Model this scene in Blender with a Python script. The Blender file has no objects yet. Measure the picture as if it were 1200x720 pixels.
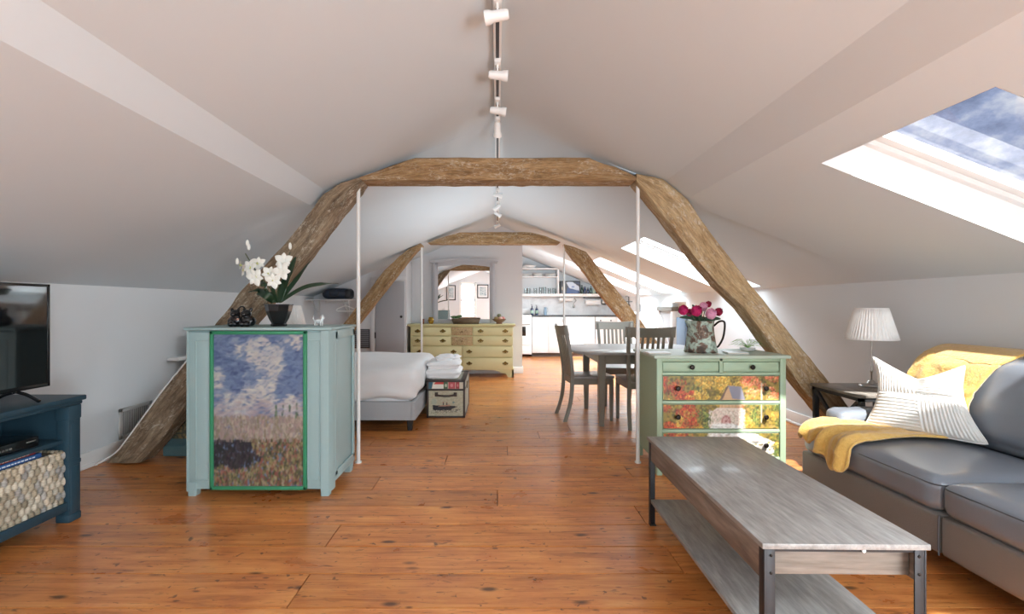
import bpy, bmesh, math, random
from mathutils import Vector, Matrix, noise
R = math.radians; PI = math.pi
random.seed(7)
C = bpy.context.scene.collection
CAMZ, FPX, CX, CY = 1.22, 560.0, 583.0, 358.0
def P(px, py, Y):
    """where a point seen in the photograph stands, once its distance Y is known"""
    return Vector(((px-CX)*Y/FPX, Y, CAMZ-(py-CY)*Y/FPX))

# ------------------------------------------------------------------ mesh helpers
class MB:
    def __init__(self): self.v=[]; self.f=[]; self.c=[]; self.g=[]
    def _add(self, vs, fs, cols=None, grain=None):
        n=len(self.v); self.v += [tuple(p) for p in vs]
        self.f += [tuple(i+n for i in f) for f in fs]
        self.c += cols if cols else [(1,1,1)]*len(vs)
        self.g += grain if grain else [tuple(p) for p in vs]
        return self
    def bm(self, b, col=(1,1,1)):
        b.verts.ensure_lookup_table(); b.verts.index_update()
        vs=[v.co.copy() for v in b.verts]; fs=[[v.index for v in f.verts] for f in b.faces]
        b.free(); return self._add(vs, fs, [col]*len(vs))
    def box(self, x0,x1,y0,y1,z0,z1, bev=0.0, seg=2, rot=None, col=(1,1,1)):
        b=bmesh.new(); bmesh.ops.create_cube(b,size=1)
        c=Vector(((x0+x1)/2,(y0+y1)/2,(z0+z1)/2))
        for v in b.verts: v.co=Vector((v.co.x*(x1-x0),v.co.y*(y1-y0),v.co.z*(z1-z0)))
        if bev>0: bmesh.ops.bevel(b,geom=b.edges[:],offset=min(bev,.49*min(abs(x1-x0),abs(y1-y0),abs(z1-z0))),segments=seg,affect='EDGES',profile=.5)
        for v in b.verts:
            if rot: v.co=rot@v.co
            v.co+=c
        return self.bm(b,col)
    def cyl(self, p0, p1, r0, r1=None, n=20, caps=True, col=(1,1,1)):
        r1 = r0 if r1 is None else r1
        return self.tube([p0,p1],[r0,r1],n,caps,col)
    def tube(self, pts, rad, n=12, caps=True, col=(1,1,1), closed=False):
        pts=[Vector(p) for p in pts]
        if not isinstance(rad,(list,tuple)): rad=[rad]*len(pts)
        vs=[];fs=[]; prev=None
        for i,p in enumerate(pts):
            if closed: d=pts[(i+1)%len(pts)]-pts[i-1]
            else: d=(pts[min(i+1,len(pts)-1)]-pts[max(i-1,0)])
            d.normalize()
            if prev is None:
                a=Vector((0,0,1)) if abs(d.z)<.9 else Vector((1,0,0))
                u=d.cross(a).normalized()
            else:
                u=(prev-d*prev.dot(d)).normalized()
            prev=u; w=d.cross(u)
            for k in range(n):
                t=2*PI*k/n; vs.append(p+(u*math.cos(t)+w*math.sin(t))*rad[i])
        m=len(pts)
        for i in range(m if closed else m-1):
            j=(i+1)%m
            for k in range(n):
                k2=(k+1)%n; fs.append((i*n+k,i*n+k2,j*n+k2,j*n+k))
        if caps and not closed:
            fs.append(tuple(range(n-1,-1,-1))); fs.append(tuple((m-1)*n+k for k in range(n)))
        return self._add(vs,fs,[col]*len(vs))
    def lathe(self, prof, c=(0,0,0), n=32, sq=0, col=(1,1,1), rz=0, sx=1, sy=1):
        """prof: (r,z) from bottom to top; closed at ends where r==0"""
        vs=[];fs=[]
        for r,z in prof:
            for k in range(n):
                t=2*PI*k/n+rz; vs.append((c[0]+r*math.cos(t)*sx,c[1]+r*math.sin(t)*sy,c[2]+z))
        for i in range(len(prof)-1):
            for k in range(n):
                k2=(k+1)%n; fs.append((i*n+k,i*n+k2,(i+1)*n+k2,(i+1)*n+k))
        if prof[0][0]>0: fs.append(tuple(range(n-1,-1,-1)))
        if prof[-1][0]>0: fs.append(tuple((len(prof)-1)*n+k for k in range(n)))
        return self._add(vs,fs,[col]*len(vs))
    def prism(self, pts, a0, a1, axis='y', bev=0, col=(1,1,1)):
        """polygon in the plane across the axis, extruded from a0 to a1 (y: xz points, x: yz points, z: xy points)"""
        b=bmesh.new()
        def mk(p,a): return {'y':(p[0],a,p[1]),'x':(a,p[0],p[1]),'z':(p[0],p[1],a)}[axis]
        f=b.faces.new([b.verts.new(mk(p,a0)) for p in pts])
        r=bmesh.ops.extrude_face_region(b,geom=[f])
        nv=[v for v in r['geom'] if isinstance(v,bmesh.types.BMVert)]
        for v in nv:
            if axis=='y': v.co.y=a1
            elif axis=='x': v.co.x=a1
            else: v.co.z=a1
        bmesh.ops.recalc_face_normals(b,faces=b.faces[:])
        if bev: bmesh.ops.bevel(b,geom=b.edges[:],offset=bev,segments=2,affect='EDGES',profile=.5)
        return self.bm(b,col)
    def loft(self, secs, caps=True, col=(1,1,1)):
        """vertical-ish bar: sections (x,y,z,half_x,half_y)"""
        vs=[];fs=[]
        for (x,y,z,a,b) in secs:
            c=min(a,b)*.25
            vs+= [(x-a+c,y-b,z),(x+a-c,y-b,z),(x+a,y-b+c,z),(x+a,y+b-c,z),(x+a-c,y+b,z),(x-a+c,y+b,z),(x-a,y+b-c,z),(x-a,y-b+c,z)]
        m=len(secs)
        for i in range(m-1):
            for k in range(8):
                k2=(k+1)%8; fs.append((i*8+k,i*8+k2,(i+1)*8+k2,(i+1)*8+k))
        if caps: fs.append(tuple(range(7,-1,-1))); fs.append(tuple((m-1)*8+k for k in range(8)))
        return self._add(vs,fs,[col]*len(vs))
    def sheet(self, nu, nv, f, colf=None, flip=False):
        vs=[];fs=[];cs=[]
        for j in range(nv+1):
            for i in range(nu+1):
                u=i/nu;v=j/nv; vs.append(f(u,v)); cs.append(colf(u,v) if colf else (1,1,1))
        for j in range(nv):
            for i in range(nu):
                a=j*(nu+1)+i; q=(a,a+1,a+nu+2,a+nu+1); fs.append(q[::-1] if flip else q)
        return self._add(vs,fs,cs)
    def rbox(self, c, h, r, n=8, puff=(0,0,0), fn=None, rot=None, col=(1,1,1)):
        """soft rounded block: half sizes h, edge radius r, faces swelling by puff"""
        b=bmesh.new(); bmesh.ops.create_cube(b,size=2)
        bmesh.ops.subdivide_edges(b,edges=b.edges[:],cuts=n,use_grid_fill=True)
        c=Vector(c)
        for v in b.verts:
            q=v.co.copy()
            # denser sampling near edges
            q=Vector([math.copysign(abs(t)**.75,t) for t in q])
            p=Vector((q.x*h[0],q.y*h[1],q.z*h[2]))
            inn=Vector([max(-h[k]+r,min(h[k]-r,p[k])) for k in range(3)])
            d=p-inn
            if d.length>1e-9:
                nm=max(abs(d.x),abs(d.y),abs(d.z)); p=inn+d.normalized()*min(nm,r)
            w=[1-q.x*q.x,1-q.y*q.y,1-q.z*q.z]
            p.x+=q.x*puff[0]*w[1]*w[2]; p.y+=q.y*puff[1]*w[0]*w[2]; p.z+=q.z*puff[2]*w[0]*w[1]
            if fn: p=fn(p,q)
            if rot: p=rot@p
            v.co=p+c
        return self.bm(b,col)
    def ell(self, c, r, seg=16, ring=10, rot=None, col=(1,1,1)):
        b=bmesh.new(); bmesh.ops.create_uvsphere(b,u_segments=seg,v_segments=ring,radius=1)
        for v in b.verts:
            p=Vector((v.co.x*r[0],v.co.y*r[1],v.co.z*r[2]))
            if rot: p=rot@p
            v.co=p+Vector(c)
        return self.bm(b,col)

def mesh_of(name, mb, smooth=None):
    me=bpy.data.meshes.new(name); me.from_pydata(mb.v,[],mb.f)
    a=me.color_attributes.new('Col','FLOAT_COLOR','POINT')
    flat=[]
    for c in mb.c: flat+= [c[0],c[1],c[2],1.0]
    a.data.foreach_set('color',flat)
    g=me.attributes.new('grain','FLOAT_VECTOR','POINT')
    g.data.foreach_set('vector',[t for p in mb.g for t in p])
    me.update()
    if smooth is not None:
        me.polygons.foreach_set('use_smooth',[True]*len(me.polygons))
        if smooth<180:
            try: me.set_sharp_from_angle(angle=R(smooth))
            except Exception: pass
    return me
def obj(name, mb, mat, parent=None, smooth=35, label=None):
    me=mesh_of(name,mb,smooth); me.materials.append(mat)
    o=bpy.data.objects.new(name,me); C.objects.link(o)
    if parent: o.parent=parent
    if label: o['label']=label
    return o
def thing(name,label,cat,group=None):
    o=bpy.data.objects.new(name,None); o.empty_display_size=.1; C.objects.link(o)
    o['label']=label;o['category']=cat
    if group:o['group']=group
    return o
def tag(o,label,cat,group=None):
    o['label']=label;o['category']=cat
    if group:o['group']=group
    return o
def base(o, loc):
    """everything above is built where it stands; this moves the thing's origin to its base"""
    T=Matrix.Translation(-Vector(loc))
    seen=set()
    def go(x):
        if x.type=='MESH' and x.data.name not in seen: seen.add(x.data.name); x.data.transform(T)
        for ch in x.children: go(ch)
    go(o); o.location=loc; return o
def dup(o, loc=None, rz=0, label=None, group=None, parent=None):
    c=o.copy(); C.objects.link(c); c.parent=parent
    if loc is not None: c.location=loc; c.rotation_euler=(0,0,rz)
    if label: c['label']=label
    if group: c['group']=group
    for ch in list(o.children): dup(ch,parent=c)
    return c
def struct(name, mb, mat, parent=None, smooth=30):
    o=obj(name,mb,mat,parent,smooth)
    if not parent: o['kind']='structure'
    return o
def solid(o,t,off=0):
    m=o.modifiers.new('thickness','SOLIDIFY'); m.thickness=t; m.offset=off; return o
def sub(o,n=1):
    m=o.modifiers.new('smooth','SUBSURF'); m.levels=n; m.render_levels=n; return o
def catmull(pts,n=8):
    pts=[Vector(p) for p in pts]; out=[]
    for i in range(len(pts)-1):
        p0=pts[max(i-1,0)];p1=pts[i];p2=pts[i+1];p3=pts[min(i+2,len(pts)-1)]
        for k in range(n):
            t=k/n; out.append(.5*((2*p1)+(p2-p0)*t+(2*p0-5*p1+4*p2-p3)*t*t+(3*p1-p0-3*p2+p3)*t**3))
    out.append(pts[-1]); return out

# ------------------------------------------------------------------ materials
def lin(r,g,b):
    f=lambda c:(c/255/12.92) if c/255<=.04045 else ((c/255+.055)/1.055)**2.4
    return (f(r),f(g),f(b),1)
class NT:
    def __init__(s,name):
        s.m=bpy.data.materials.new(name); s.m.use_nodes=True; s.t=s.m.node_tree; s.n=s.t.nodes; s.l=s.t.links
        s.b=s.n['Principled BSDF']
    def new(s,t,**k):
        x=s.n.new(t)
        for a,b in k.items(): setattr(x,a,b)
        return x
    def setin(s,node,i,v):
        if hasattr(v,'is_linked') or hasattr(v,'links'): s.l.new(v,node.inputs[i])
        else: node.inputs[i].default_value=v
    def coord(s,kind='Object',scale=(1,1,1),rot=(0,0,0)):
        if kind=='grain': c=s.new('ShaderNodeAttribute',attribute_name='grain').outputs['Vector']
        else: c=s.new('ShaderNodeTexCoord').outputs[kind]
        mp=s.new('ShaderNodeMapping'); s.l.new(c,mp.inputs[0]); mp.inputs['Scale'].default_value=scale; mp.inputs['Rotation'].default_value=rot
        return mp.outputs[0]
    def noise(s,vec,scale=5,detail=4,rough=.5,dist=0):
        x=s.new('ShaderNodeTexNoise'); s.l.new(vec,x.inputs['Vector']); x.inputs['Scale'].default_value=scale
        x.inputs['Detail'].default_value=detail; x.inputs['Roughness'].default_value=rough; x.inputs['Distortion'].default_value=dist
        return x.outputs['Fac']
    def ramp(s,f,stops,interp='LINEAR'):
        x=s.new('ShaderNodeValToRGB'); s.l.new(f,x.inputs[0]); e=x.color_ramp.elements; x.color_ramp.interpolation=interp
        e[0].position=stops[0][0];e[0].color=stops[0][1];e[1].position=stops[-1][0];e[1].color=stops[-1][1]
        for p,c in stops[1:-1]:
            k=e.new(p);k.color=c
        return x.outputs[0]
    def mix(s,f,a,b,mode='MIX'):
        x=s.new('ShaderNodeMix',data_type='RGBA',blend_type=mode); s.setin(x,0,f); s.setin(x,6,a); s.setin(x,7,b); return x.outputs[2]
    def math(s,op,a,b=0.0):
        x=s.new('ShaderNodeMath',operation=op); s.setin(x,0,a); s.setin(x,1,b); return x.outputs[0]
    def bump(s,h,st=.3,d=.01):
        x=s.new('ShaderNodeBump'); x.inputs['Strength'].default_value=st; x.inputs['Distance'].default_value=d; s.l.new(h,x.inputs['Height']); s.l.new(x.outputs[0],s.b.inputs['Normal']); return x
    def out(s,col=None,rough=.5,metal=0,spec=.5,coat=0,sheen=0,coat_r=.1):
        if col is not None: s.setin(s.b,'Base Color',col)
        s.setin(s.b,'Roughness',rough); s.setin(s.b,'Metallic',metal); s.b.inputs['Specular IOR Level'].default_value=spec
        s.b.inputs['Coat Weight'].default_value=coat; s.b.inputs['Coat Roughness'].default_value=coat_r; s.b.inputs['Sheen Weight'].default_value=sheen
        return s.m
def BW(v): return (v,v,v,1)
def plain(name,col,rough=.5,metal=0,var=.06,scale=6,bump=0,bscale=60,spec=.5,coat=0,sheen=0):
    t=NT(name); v=t.coord()
    n=t.noise(v,scale,3)
    c=t.mix(n,tuple(x*(1-var) for x in col[:3])+(1,),tuple(min(1,x*(1+var)) for x in col[:3])+(1,))
    if bump: t.bump(t.noise(v,bscale,3),bump,.004)
    return t.out(c,rough,metal,spec,coat,sheen)
def vcol(name,rough=.6,spec=.4,bump=0,bscale=60,mult=None,metal=0,coat=0):
    t=NT(name); a=t.new('ShaderNodeAttribute',attribute_name='Col').outputs['Color']; v=t.coord()
    c=t.mix(.05,a,t.ramp(t.noise(v,40,3),[(0.3,BW(.2)),(.7,BW(.8))]),'OVERLAY')
    if bump: t.bump(t.noise(v,bscale,3),bump,.004)
    return t.out(c,rough,metal,spec,coat)
def wood(name,c0,c1,c2,kind='Object',scale=(1,1,1),rough=.5,gs=6,bump=.25,spec=.4,coat=0,fleck=0):
    t=NT(name); v=t.coord(kind,scale)
    n1=t.noise(v,gs,6,.62,.6); n2=t.noise(v,gs*4,4,.6)
    c=t.ramp(n1,[(.28,c0),(.5,c1),(.72,c2)])
    c=t.mix(.35,c,t.ramp(n2,[(.3,BW(.15)),(.7,BW(.85))]),'OVERLAY')
    if fleck:
        v2=t.coord(kind,(scale[0]*1.5,scale[1]*1.5,scale[2]*1.5))
        f=t.ramp(t.noise(v2,gs*2.2,5,.7,1.5),[(.56,BW(0)),(.68,BW(1))])
        c=t.mix(t.math('MULTIPLY',f,fleck),c,lin(212,196,172))
    t.bump(t.math('ADD',n1,t.math('MULTIPLY',n2,.5)),bump,.01)
    return t.out(c,rough,0,spec,coat)
def glassy(name,tint=(1,1,1,1),refl=.5):
    """thin clear pane: transparent with a fresnel reflection"""
    t=NT(name); t.n.remove(t.b)
    tr=t.new('ShaderNodeBsdfTransparent'); tr.inputs[0].default_value=tint
    gl=t.new('ShaderNodeBsdfGlossy'); gl.inputs['Roughness'].default_value=.03
    fr=t.new('ShaderNodeFresnel'); fr.inputs[0].default_value=1.45
    mx=t.new('ShaderNodeMixShader'); t.l.new(t.math('MULTIPLY',fr.outputs[0],refl),mx.inputs[0])
    t.l.new(tr.outputs[0],mx.inputs[1]); t.l.new(gl.outputs[0],mx.inputs[2])
    t.l.new(mx.outputs[0],t.n['Material Output'].inputs[0]); return t.m

M={}
M['wall']=plain('wall_paint',lin(219,223,225),.85,var=.012,scale=1.5,bump=.05,bscale=30)
M['wall_grey']=plain('grey_wall_paint',lin(213,213,215),.85,var=.012,scale=1.5)
M['ceil']=plain('ceiling_paint',lin(208,217,222),.9,var=.015,scale=1.2,bump=.05,bscale=20)
M['band']=plain('purlin_paint',lin(208,217,222),.9,var=.01)
M['trim']=plain('trim_paint',lin(238,238,236),.45,var=.01)
M['white']=plain('white_enamel',lin(238,238,236),.35,var=.01)
M['glass']=glassy('window_glass',(1,1,1,1),.15)
M['clear']=glassy('clear_glass',(.93,.95,.95,1),1.0)
M['door_grey']=plain('grey_door_paint',lin(165,165,168),.6,var=.02)
M['black']=plain('black_gloss',lin(20,20,22),.18,var=.2,spec=.6)
M['blackm']=plain('black_metal',lin(48,48,50),.45,.4,var=.1)
M['screen']=plain('dark_screen',lin(10,11,13),.05,var=.05,spec=.8,coat=.6)
M['steel']=plain('brushed_steel',lin(190,188,184),.28,1,var=.05)
M['brass']=plain('aged_brass',lin(110,88,45),.4,.9,var=.25,scale=40)
M['bronze']=plain('dark_bronze',lin(38,32,28),.4,.7,var=.2)
# ================================================================== THE ROOM
XL,XR=-3.08,3.05; ZL,ZR=1.37,1.41; YB,YF=-3.0,11.8; YT=3.74; RZ=2.64
# floor boards run across the room, each board of its own tone with real gaps
def floor_mb():
    m=MB(); w=.245; rnd=random.Random(3)
    fixed={1.925:[-.85],2.17:[.85],2.415:[-.87],2.66:[.83],2.905:[0.0],3.15:[-.83]}
    y=1.925-20*w+0.0
    while y<YF+.1:
        js=None
        for k,v in fixed.items():
            if abs(k-y)<.01: js=list(v)
        if js is None: js=[rnd.uniform(-2.4,2.4)]
        js=[-3.2]+sorted(js+([rnd.choice([-2.6,2.5])] if len(js)==1 and abs(js[0])<1.6 and rnd.random()<.5 else []))+[3.2]
        for a,b in zip(js,js[1:]):
            t=rnd.uniform(.82,1.1); h=rnd.uniform(-.5,.5)
            col=(t*(1+.05*h),t,t*(1-.12*h)); g=rnd.choice([.005,.006,.007,.009,.012]); off=(rnd.uniform(0,50),rnd.uniform(0,50),0)
            n0=len(m.v)
            m.box(a+.0025,b-.0025,y+g/2,y+w-g/2,-.03,0,col=col)
            for i in range(n0,len(m.v)):
                p=m.v[i]; m.g[i]=(p[0]+off[0],p[1]+off[1]*.1+off[0],p[2])
        y+=w
    return m
t=NT('varnished_pine_boards')
v=t.coord('grain',(.55,7,1)); n1=t.noise(v,3.2,7,.62,.9)
c=t.ramp(n1,[(.25,lin(146,80,36)),(.42,lin(196,120,60)),(.6,lin(216,142,78)),(.8,lin(230,166,102))])
v2=t.coord('grain',(3.2,3.6,1)); n2=t.noise(v2,1.1,4,.6,.4)
c=t.mix(.75,c,t.ramp(n2,[(.3,BW(.30)),(.5,BW(.5)),(.7,BW(.62))]),'OVERLAY')
# knots: scattered dark ovals stretched with the grain
vo=t.new('ShaderNodeTexVoronoi',feature='F1'); t.l.new(t.coord('grain',(3.1,7.5,1)),vo.inputs['Vector']); vo.inputs['Scale'].default_value=1.0
vr=t.new('ShaderNodeSeparateColor'); t.l.new(vo.outputs['Color'],vr.inputs[0])
kn=t.math('MULTIPLY',t.ramp(vo.outputs['Distance'],[(.06,BW(1)),(.15,BW(0))]),t.math('GREATER_THAN',vr.outputs[0],.3))
c=t.mix(t.math('MULTIPLY',kn,.85),c,lin(58,26,12))
vo3=t.new('ShaderNodeTexVoronoi',feature='F1'); t.l.new(t.coord('grain',(6.5,15,1)),vo3.inputs['Vector']); vo3.inputs['Scale'].default_value=1.0
vr3=t.new('ShaderNodeSeparateColor'); t.l.new(vo3.outputs['Color'],vr3.inputs[0])
kn3=t.math('MULTIPLY',t.ramp(vo3.outputs['Distance'],[(.05,BW(1)),(.13,BW(0))]),t.math('GREATER_THAN',vr3.outputs[0],.55))
c=t.mix(t.math('MULTIPLY',kn3,.75),c,lin(70,34,18))
# scratches and nail marks
f=t.ramp(t.noise(t.coord('grain',(5,26,1)),2.0,3,.6,.8),[(.61,BW(0)),(.68,BW(1))])
c=t.mix(t.math('MULTIPLY',f,.6),c,lin(70,34,18))
f=t.ramp(t.noise(t.coord('grain',(9,9,1)),2.4,2,.5,.5),[(.68,BW(0)),(.72,BW(1))])
c=t.mix(t.math('MULTIPLY',f,.7),c,lin(60,32,20))
a=t.new('ShaderNodeAttribute',attribute_name='Col').outputs['Color']
c=t.mix(1.0,c,a,'MULTIPLY')
t.bump(t.math('ADD',t.noise(t.coord('grain',(1.5,5,1)),3,3),t.math('MULTIPLY',n1,.3)),.12,.012)
M['floor']=t.out(c,t.math('ADD',.2,t.math('MULTIPLY',n2,.22)),0,.45,.25,coat_r=.12)
fl=struct('floor',floor_mb(),M['floor'],smooth=None)
sb=MB().box(-3.3,3.3,YB-.2,YF+.3,-.12,-.026); M['dark']=plain('subfloor_dark',lin(30,18,12),.9)
struct('trim_1',sb,M['dark'])

# skylights on the right slope: (y0,y1,x0,x1)
near_prof_R=[(0,2.66),(1.29,2.175),(1.455,2.035),(XR,ZR)]
near_prof_L=[(0,2.66),(-1.34,2.115),(-1.448,1.993),(XL,ZL)]
far_R=[(.85,2.34),(XR,ZR)]; far_L=[(-1.05,2.232),(XL,ZL)]; top_R=[(0,2.66),(.85,2.34)]; top_L=[(0,2.66),(-1.05,2.232)]
SKY=[(1.60,2.46,1.667,2.80,'n'),(5.43,6.47,1.67,2.99,'f'),(7.72,8.62,1.66,2.97,'f'),(9.25,10.1,1.64,2.97,'f'),(-2.2,-1.2,1.667,2.8,'n'),(-.65,.4,1.667,2.8,'n')]  # last two: unseen openings, added to bring in fill light
def plane_z(p0,p1,x): return p0[1]+(p1[1]-p0[1])*(x-p0[0])/(p1[0]-p0[0])
cm=MB()
def slope(p0,p1,y0,y1,holes=()):
    ys=sorted({y0,y1}|{h[0] for h in holes}|{h[1] for h in holes}); xs=sorted({p0[0],p1[0]}|{h[2] for h in holes}|{h[3] for h in holes})
    for ya,yb in zip(ys,ys[1:]):
        for xa,xb in zip(xs,xs[1:]):
            if any(h[0]<=ya and yb<=h[1] and h[2]<=xa and xb<=h[3] for h in holes): continue
            za,zb=plane_z(p0,p1,xa),plane_z(p0,p1,xb)
            cm._add([(xa,ya,za),(xb,ya,zb),(xb,yb,zb),(xa,yb,za)],[(0,1,2,3)])
HN=[h[:4] for h in SKY if h[4]=='n']; HF=[h[:4] for h in SKY if h[4]=='f']
slope(near_prof_R[0],near_prof_R[1],YB,YT); slope(near_prof_R[2],near_prof_R[3],YB,YT,HN)
slope(near_prof_L[0],near_prof_L[1],YB,YT); slope(near_prof_L[2],near_prof_L[3],YB,YT)
slope(far_R[0],far_R[1],YT,YF,HF); slope(far_L[0],far_L[1],YT,YF); slope(top_R[0],top_R[1],YT,YF); slope(top_L[0],top_L[1],YT,YF)
# the small step where the two roof parts meet
cm._add([(p[0],YT,p[1]) for p in [(.85,2.34),(1.29,2.175),(1.455,2.035),(XR,ZR)]],[(0,1,2,3)])
cm._add([(p[0],YT,p[1]) for p in [(-1.05,2.232),(-1.34,2.115),(-1.448,1.993),(XL,ZL)]],[(0,1,2,3)])
ce=struct('ceiling',cm,M['ceil'],smooth=None)
# boxed purlins in the near roof (trim)
def purl(pr,nm):
    a,b=pr[1],pr[2]; o=.03 if a[0]>0 else -.03
    m=MB().prism([a,b,(b[0]+o,b[1]+.10),(a[0]+o*2,a[1]+.09)],YB,YT+.0,'y')
    struct(nm,m,M['band'],smooth=None)
purl(near_prof_L,'trim_2'); purl(near_prof_R,'trim_3')
# walls
def wall(name,m,mat='wall'): return struct(name,m,M[mat],smooth=None)
wall('wall_left',MB().box(XL-.12,XL,YB-.1,YF+.1,-.05,ZL+.0))
wall('wall_right',MB().box(XR,XR+.12,YB-.1,YF+.1,-.05,ZR+.0))
RZ=2.66
wall('wall_far',MB().prism([(XL,-.05),(XR,-.05),(XR,ZR+.005),(.85,2.35),(0,2.67),(-1.05,2.24),(XL,ZL+.005)],YF,YF+.12,'y'))
# gable wall behind the camera with its window opening
wx0,wx1,wz0,wz1=-.86,-.28,.75,2.12
gb=MB()
gb.prism([(XL,-.05),(wx0,-.05),(wx0,2.66-.40*.86),(-1.34,2.115),(-1.448,1.993),(XL,ZL)],YB-.12,YB,'y')
gb.prism([(wx1,-.05),(XR,-.05),(XR,ZR),(1.455,2.035),(1.29,2.175),(0,2.66),(wx1,2.66-.40*.28)],YB-.12,YB,'y')
gb.box(wx0,wx1,YB-.12,YB,-.05,wz0); gb.prism([(wx0,wz1),(wx1,wz1),(wx1,2.545),(wx0,2.31)],YB-.12,YB,'y')
wall('wall_near',gb)
def cz(x):
    pr=[(XL,ZL),(-1.05,2.232),(0,2.66),(.85,2.34),(XR,ZR)]
    for a,b in zip(pr,pr[1:]):
        if a[0]<=x<=b[0]: return a[1]+(b[1]-a[1])*(x-a[0])/(b[0]-a[0])
wall('wall_closet',MB().prism([(XL,-.02),(-1.53,-.02),(-1.53,cz(-1.53)+.005),(XL,ZL+.005)],8.02,8.12,'y'),'wall_grey')
wall('wall_alcove',MB().box(-1.60,-1.53,8.121,8.55,-.02,cz(-1.6)),'wall_grey')
wall('wall_partition',MB().prism([(-1.60,-.02),(.443,-.02),(.443,cz(.443)+.005),(0,2.665),(-1.05,2.237),(-1.60,cz(-1.6))],8.55,8.70,'y'),'wall_grey')
wall('wall_kitchen_side',MB().box(.24,.32,8.701,YF,-.02,cz(.32)-.005))
# baseboards
def bb(name,m): struct(name,m,M['trim'],smooth=30)
bb('baseboard_left',MB().box(XL,XL+.018,YB,8.02,0,.12,bev=.006).box(XL,XL+.03,YB,8.02,0,.03,bev=.01))
bb('baseboard_right',MB().box(XR-.018,XR,YB,YF-.6,0,.13,bev=.006).box(XR-.03,XR,YB,YF-.6,0,.03,bev=.01))
bb('baseboard_partition',MB().box(-1.53,.455,8.532,8.55,0,.12,bev=.005).box(.443,.46,8.535,8.70,0,.12,bev=.004))
bb('baseboard_closet',MB().box(XL+.03,-2.1,8.0,8.02,0,.12,bev=.005))
bb('baseboard_near',MB().box(XL+.03,XR-.03,YB,YB+.018,0,.12,bev=.005))

# skylights
def skylight(i,s):
    y0,y1,x0,x1,k=s; pr=(near_prof_R[2],near_prof_R[3]) if k=='n' else far_R
    za,zb=plane_z(*pr,x0),plane_z(*pr,x1); H=.26
    sl=(zb-za)/(x1-x0); nx,nz=-sl/math.hypot(1,sl),1/math.hypot(1,sl)
    up=Vector((nx,0,nz))*H
    root=bpy.data.objects.new('window_%d'%i,None); C.objects.link(root); root['kind']='structure'
    def ring(ya,yb,xa,xb,h0,h1,m,t=.0):
        def pt(x,y,h): return (x+nx*h, y, plane_z(*pr,x)+nz*h)
        c=[(xa,ya),(xb,ya),(xb,yb),(xa,yb)]
        vs=[pt(*q,h0) for q in c]+[pt(*q,h1) for q in c]
        m._add(vs,[(j,(j+1)%4,4+(j+1)%4,4+j) for j in range(4)])
    def bars(ya,yb,xa,xb,w,h0,h1,m):
        def pt(x,y,h): return (x+nx*h, y, plane_z(*pr,x)+nz*h)
        for (a,b,c,d) in ((xa,xb,ya,ya+w),(xa,xb,yb-w,yb),(xa,xa+w,ya,yb),(xb-w,xb,ya,yb)):
            q=[(a,c),(b,c),(b,d),(a,d)]
            vs=[pt(*p,h0) for p in q]+[pt(*p,h1) for p in q]
            m._add(vs,[(0,1,2,3),(7,6,5,4),(0,4,5,1),(1,5,6,2),(2,6,7,3),(3,7,4,0)])
    m=MB(); ring(y0,y1,x0,x1,0,.17,m); o=struct('lining',m,M['trim'],root,smooth=None); solid(o,.004,1)
    m=MB(); bars(y0-.02,y1+.02,x0-.02,x1+.02,.055,.165,.25,m); struct('frame',m,M['white'],root,smooth=None)
    m=MB(); bars(y0+.035,y1-.035,x0+.035,x1-.035,.05,.19,.235,m); struct('sash',m,M['white'],root,smooth=None)
    m=MB()
    def pt(x,y,h): return (x+nx*h, y, plane_z(*pr,x)+nz*h)
    m._add([pt(x0+.05,y0+.05,.222),pt(x1-.05,y0+.05,.222),pt(x1-.05,y1-.05,.222),pt(x0+.05,y1-.05,.222)],[(0,1,2,3)])
    struct('pane',m,M['glass'],root,smooth=None)
    return Vector(pt((x0+x1)/2,(y0+y1)/2,.30)),Vector((-nx,0,-nz)),x1-x0,y1-y0
SKL=[skylight(i+1,s) for i,s in enumerate(SKY)]
# gable window
root=bpy.data.objects.new('window_7',None); C.objects.link(root); root['kind']='structure'
m=MB()
for (a,b,c,d) in ((wx0-.07,wx0,wz0-.02,wz1+.07),(wx1,wx1+.07,wz0-.02,wz1+.07),(wx0-.07,wx1+.07,wz1,wz1+.07)): m.box(a,b,YB-.01,YB+.02,c,d,bev=.004)
m.box(wx0-.09,wx1+.09,YB-.11,YB+.06,wz0-.03,wz0,bev=.004); struct('casing',m,M['trim'],root)
m=MB(); zm=(wz0+wz1)/2
for a,b,c,d in ((wx0,wx0+.04,wz0,wz1),(wx1-.04,wx1,wz0,wz1),(wx0,wx1,wz0,wz0+.04),(wx0,wx1,wz1-.04,wz1),(wx0,wx1,zm-.025,zm+.025)): m.box(a,b,YB-.08,YB-.04,c,d)
xm=(wx0+wx1)/2; m.box(xm-.01,xm+.01,YB-.07,YB-.05,wz0,wz1)
for q in (.25,.75): m.box(wx0,wx1,YB-.07,YB-.05,wz0+(wz1-wz0)*q-.01,wz0+(wz1-wz0)*q+.01)
struct('sash',m,M['white'],root)
struct('pane',MB()._add([(wx0,YB-.06,wz0),(wx1,YB-.06,wz0),(wx1,YB-.06,wz1),(wx0,YB-.06,wz1)],[(0,1,2,3)]),M['glass'],root,smooth=None)
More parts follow.
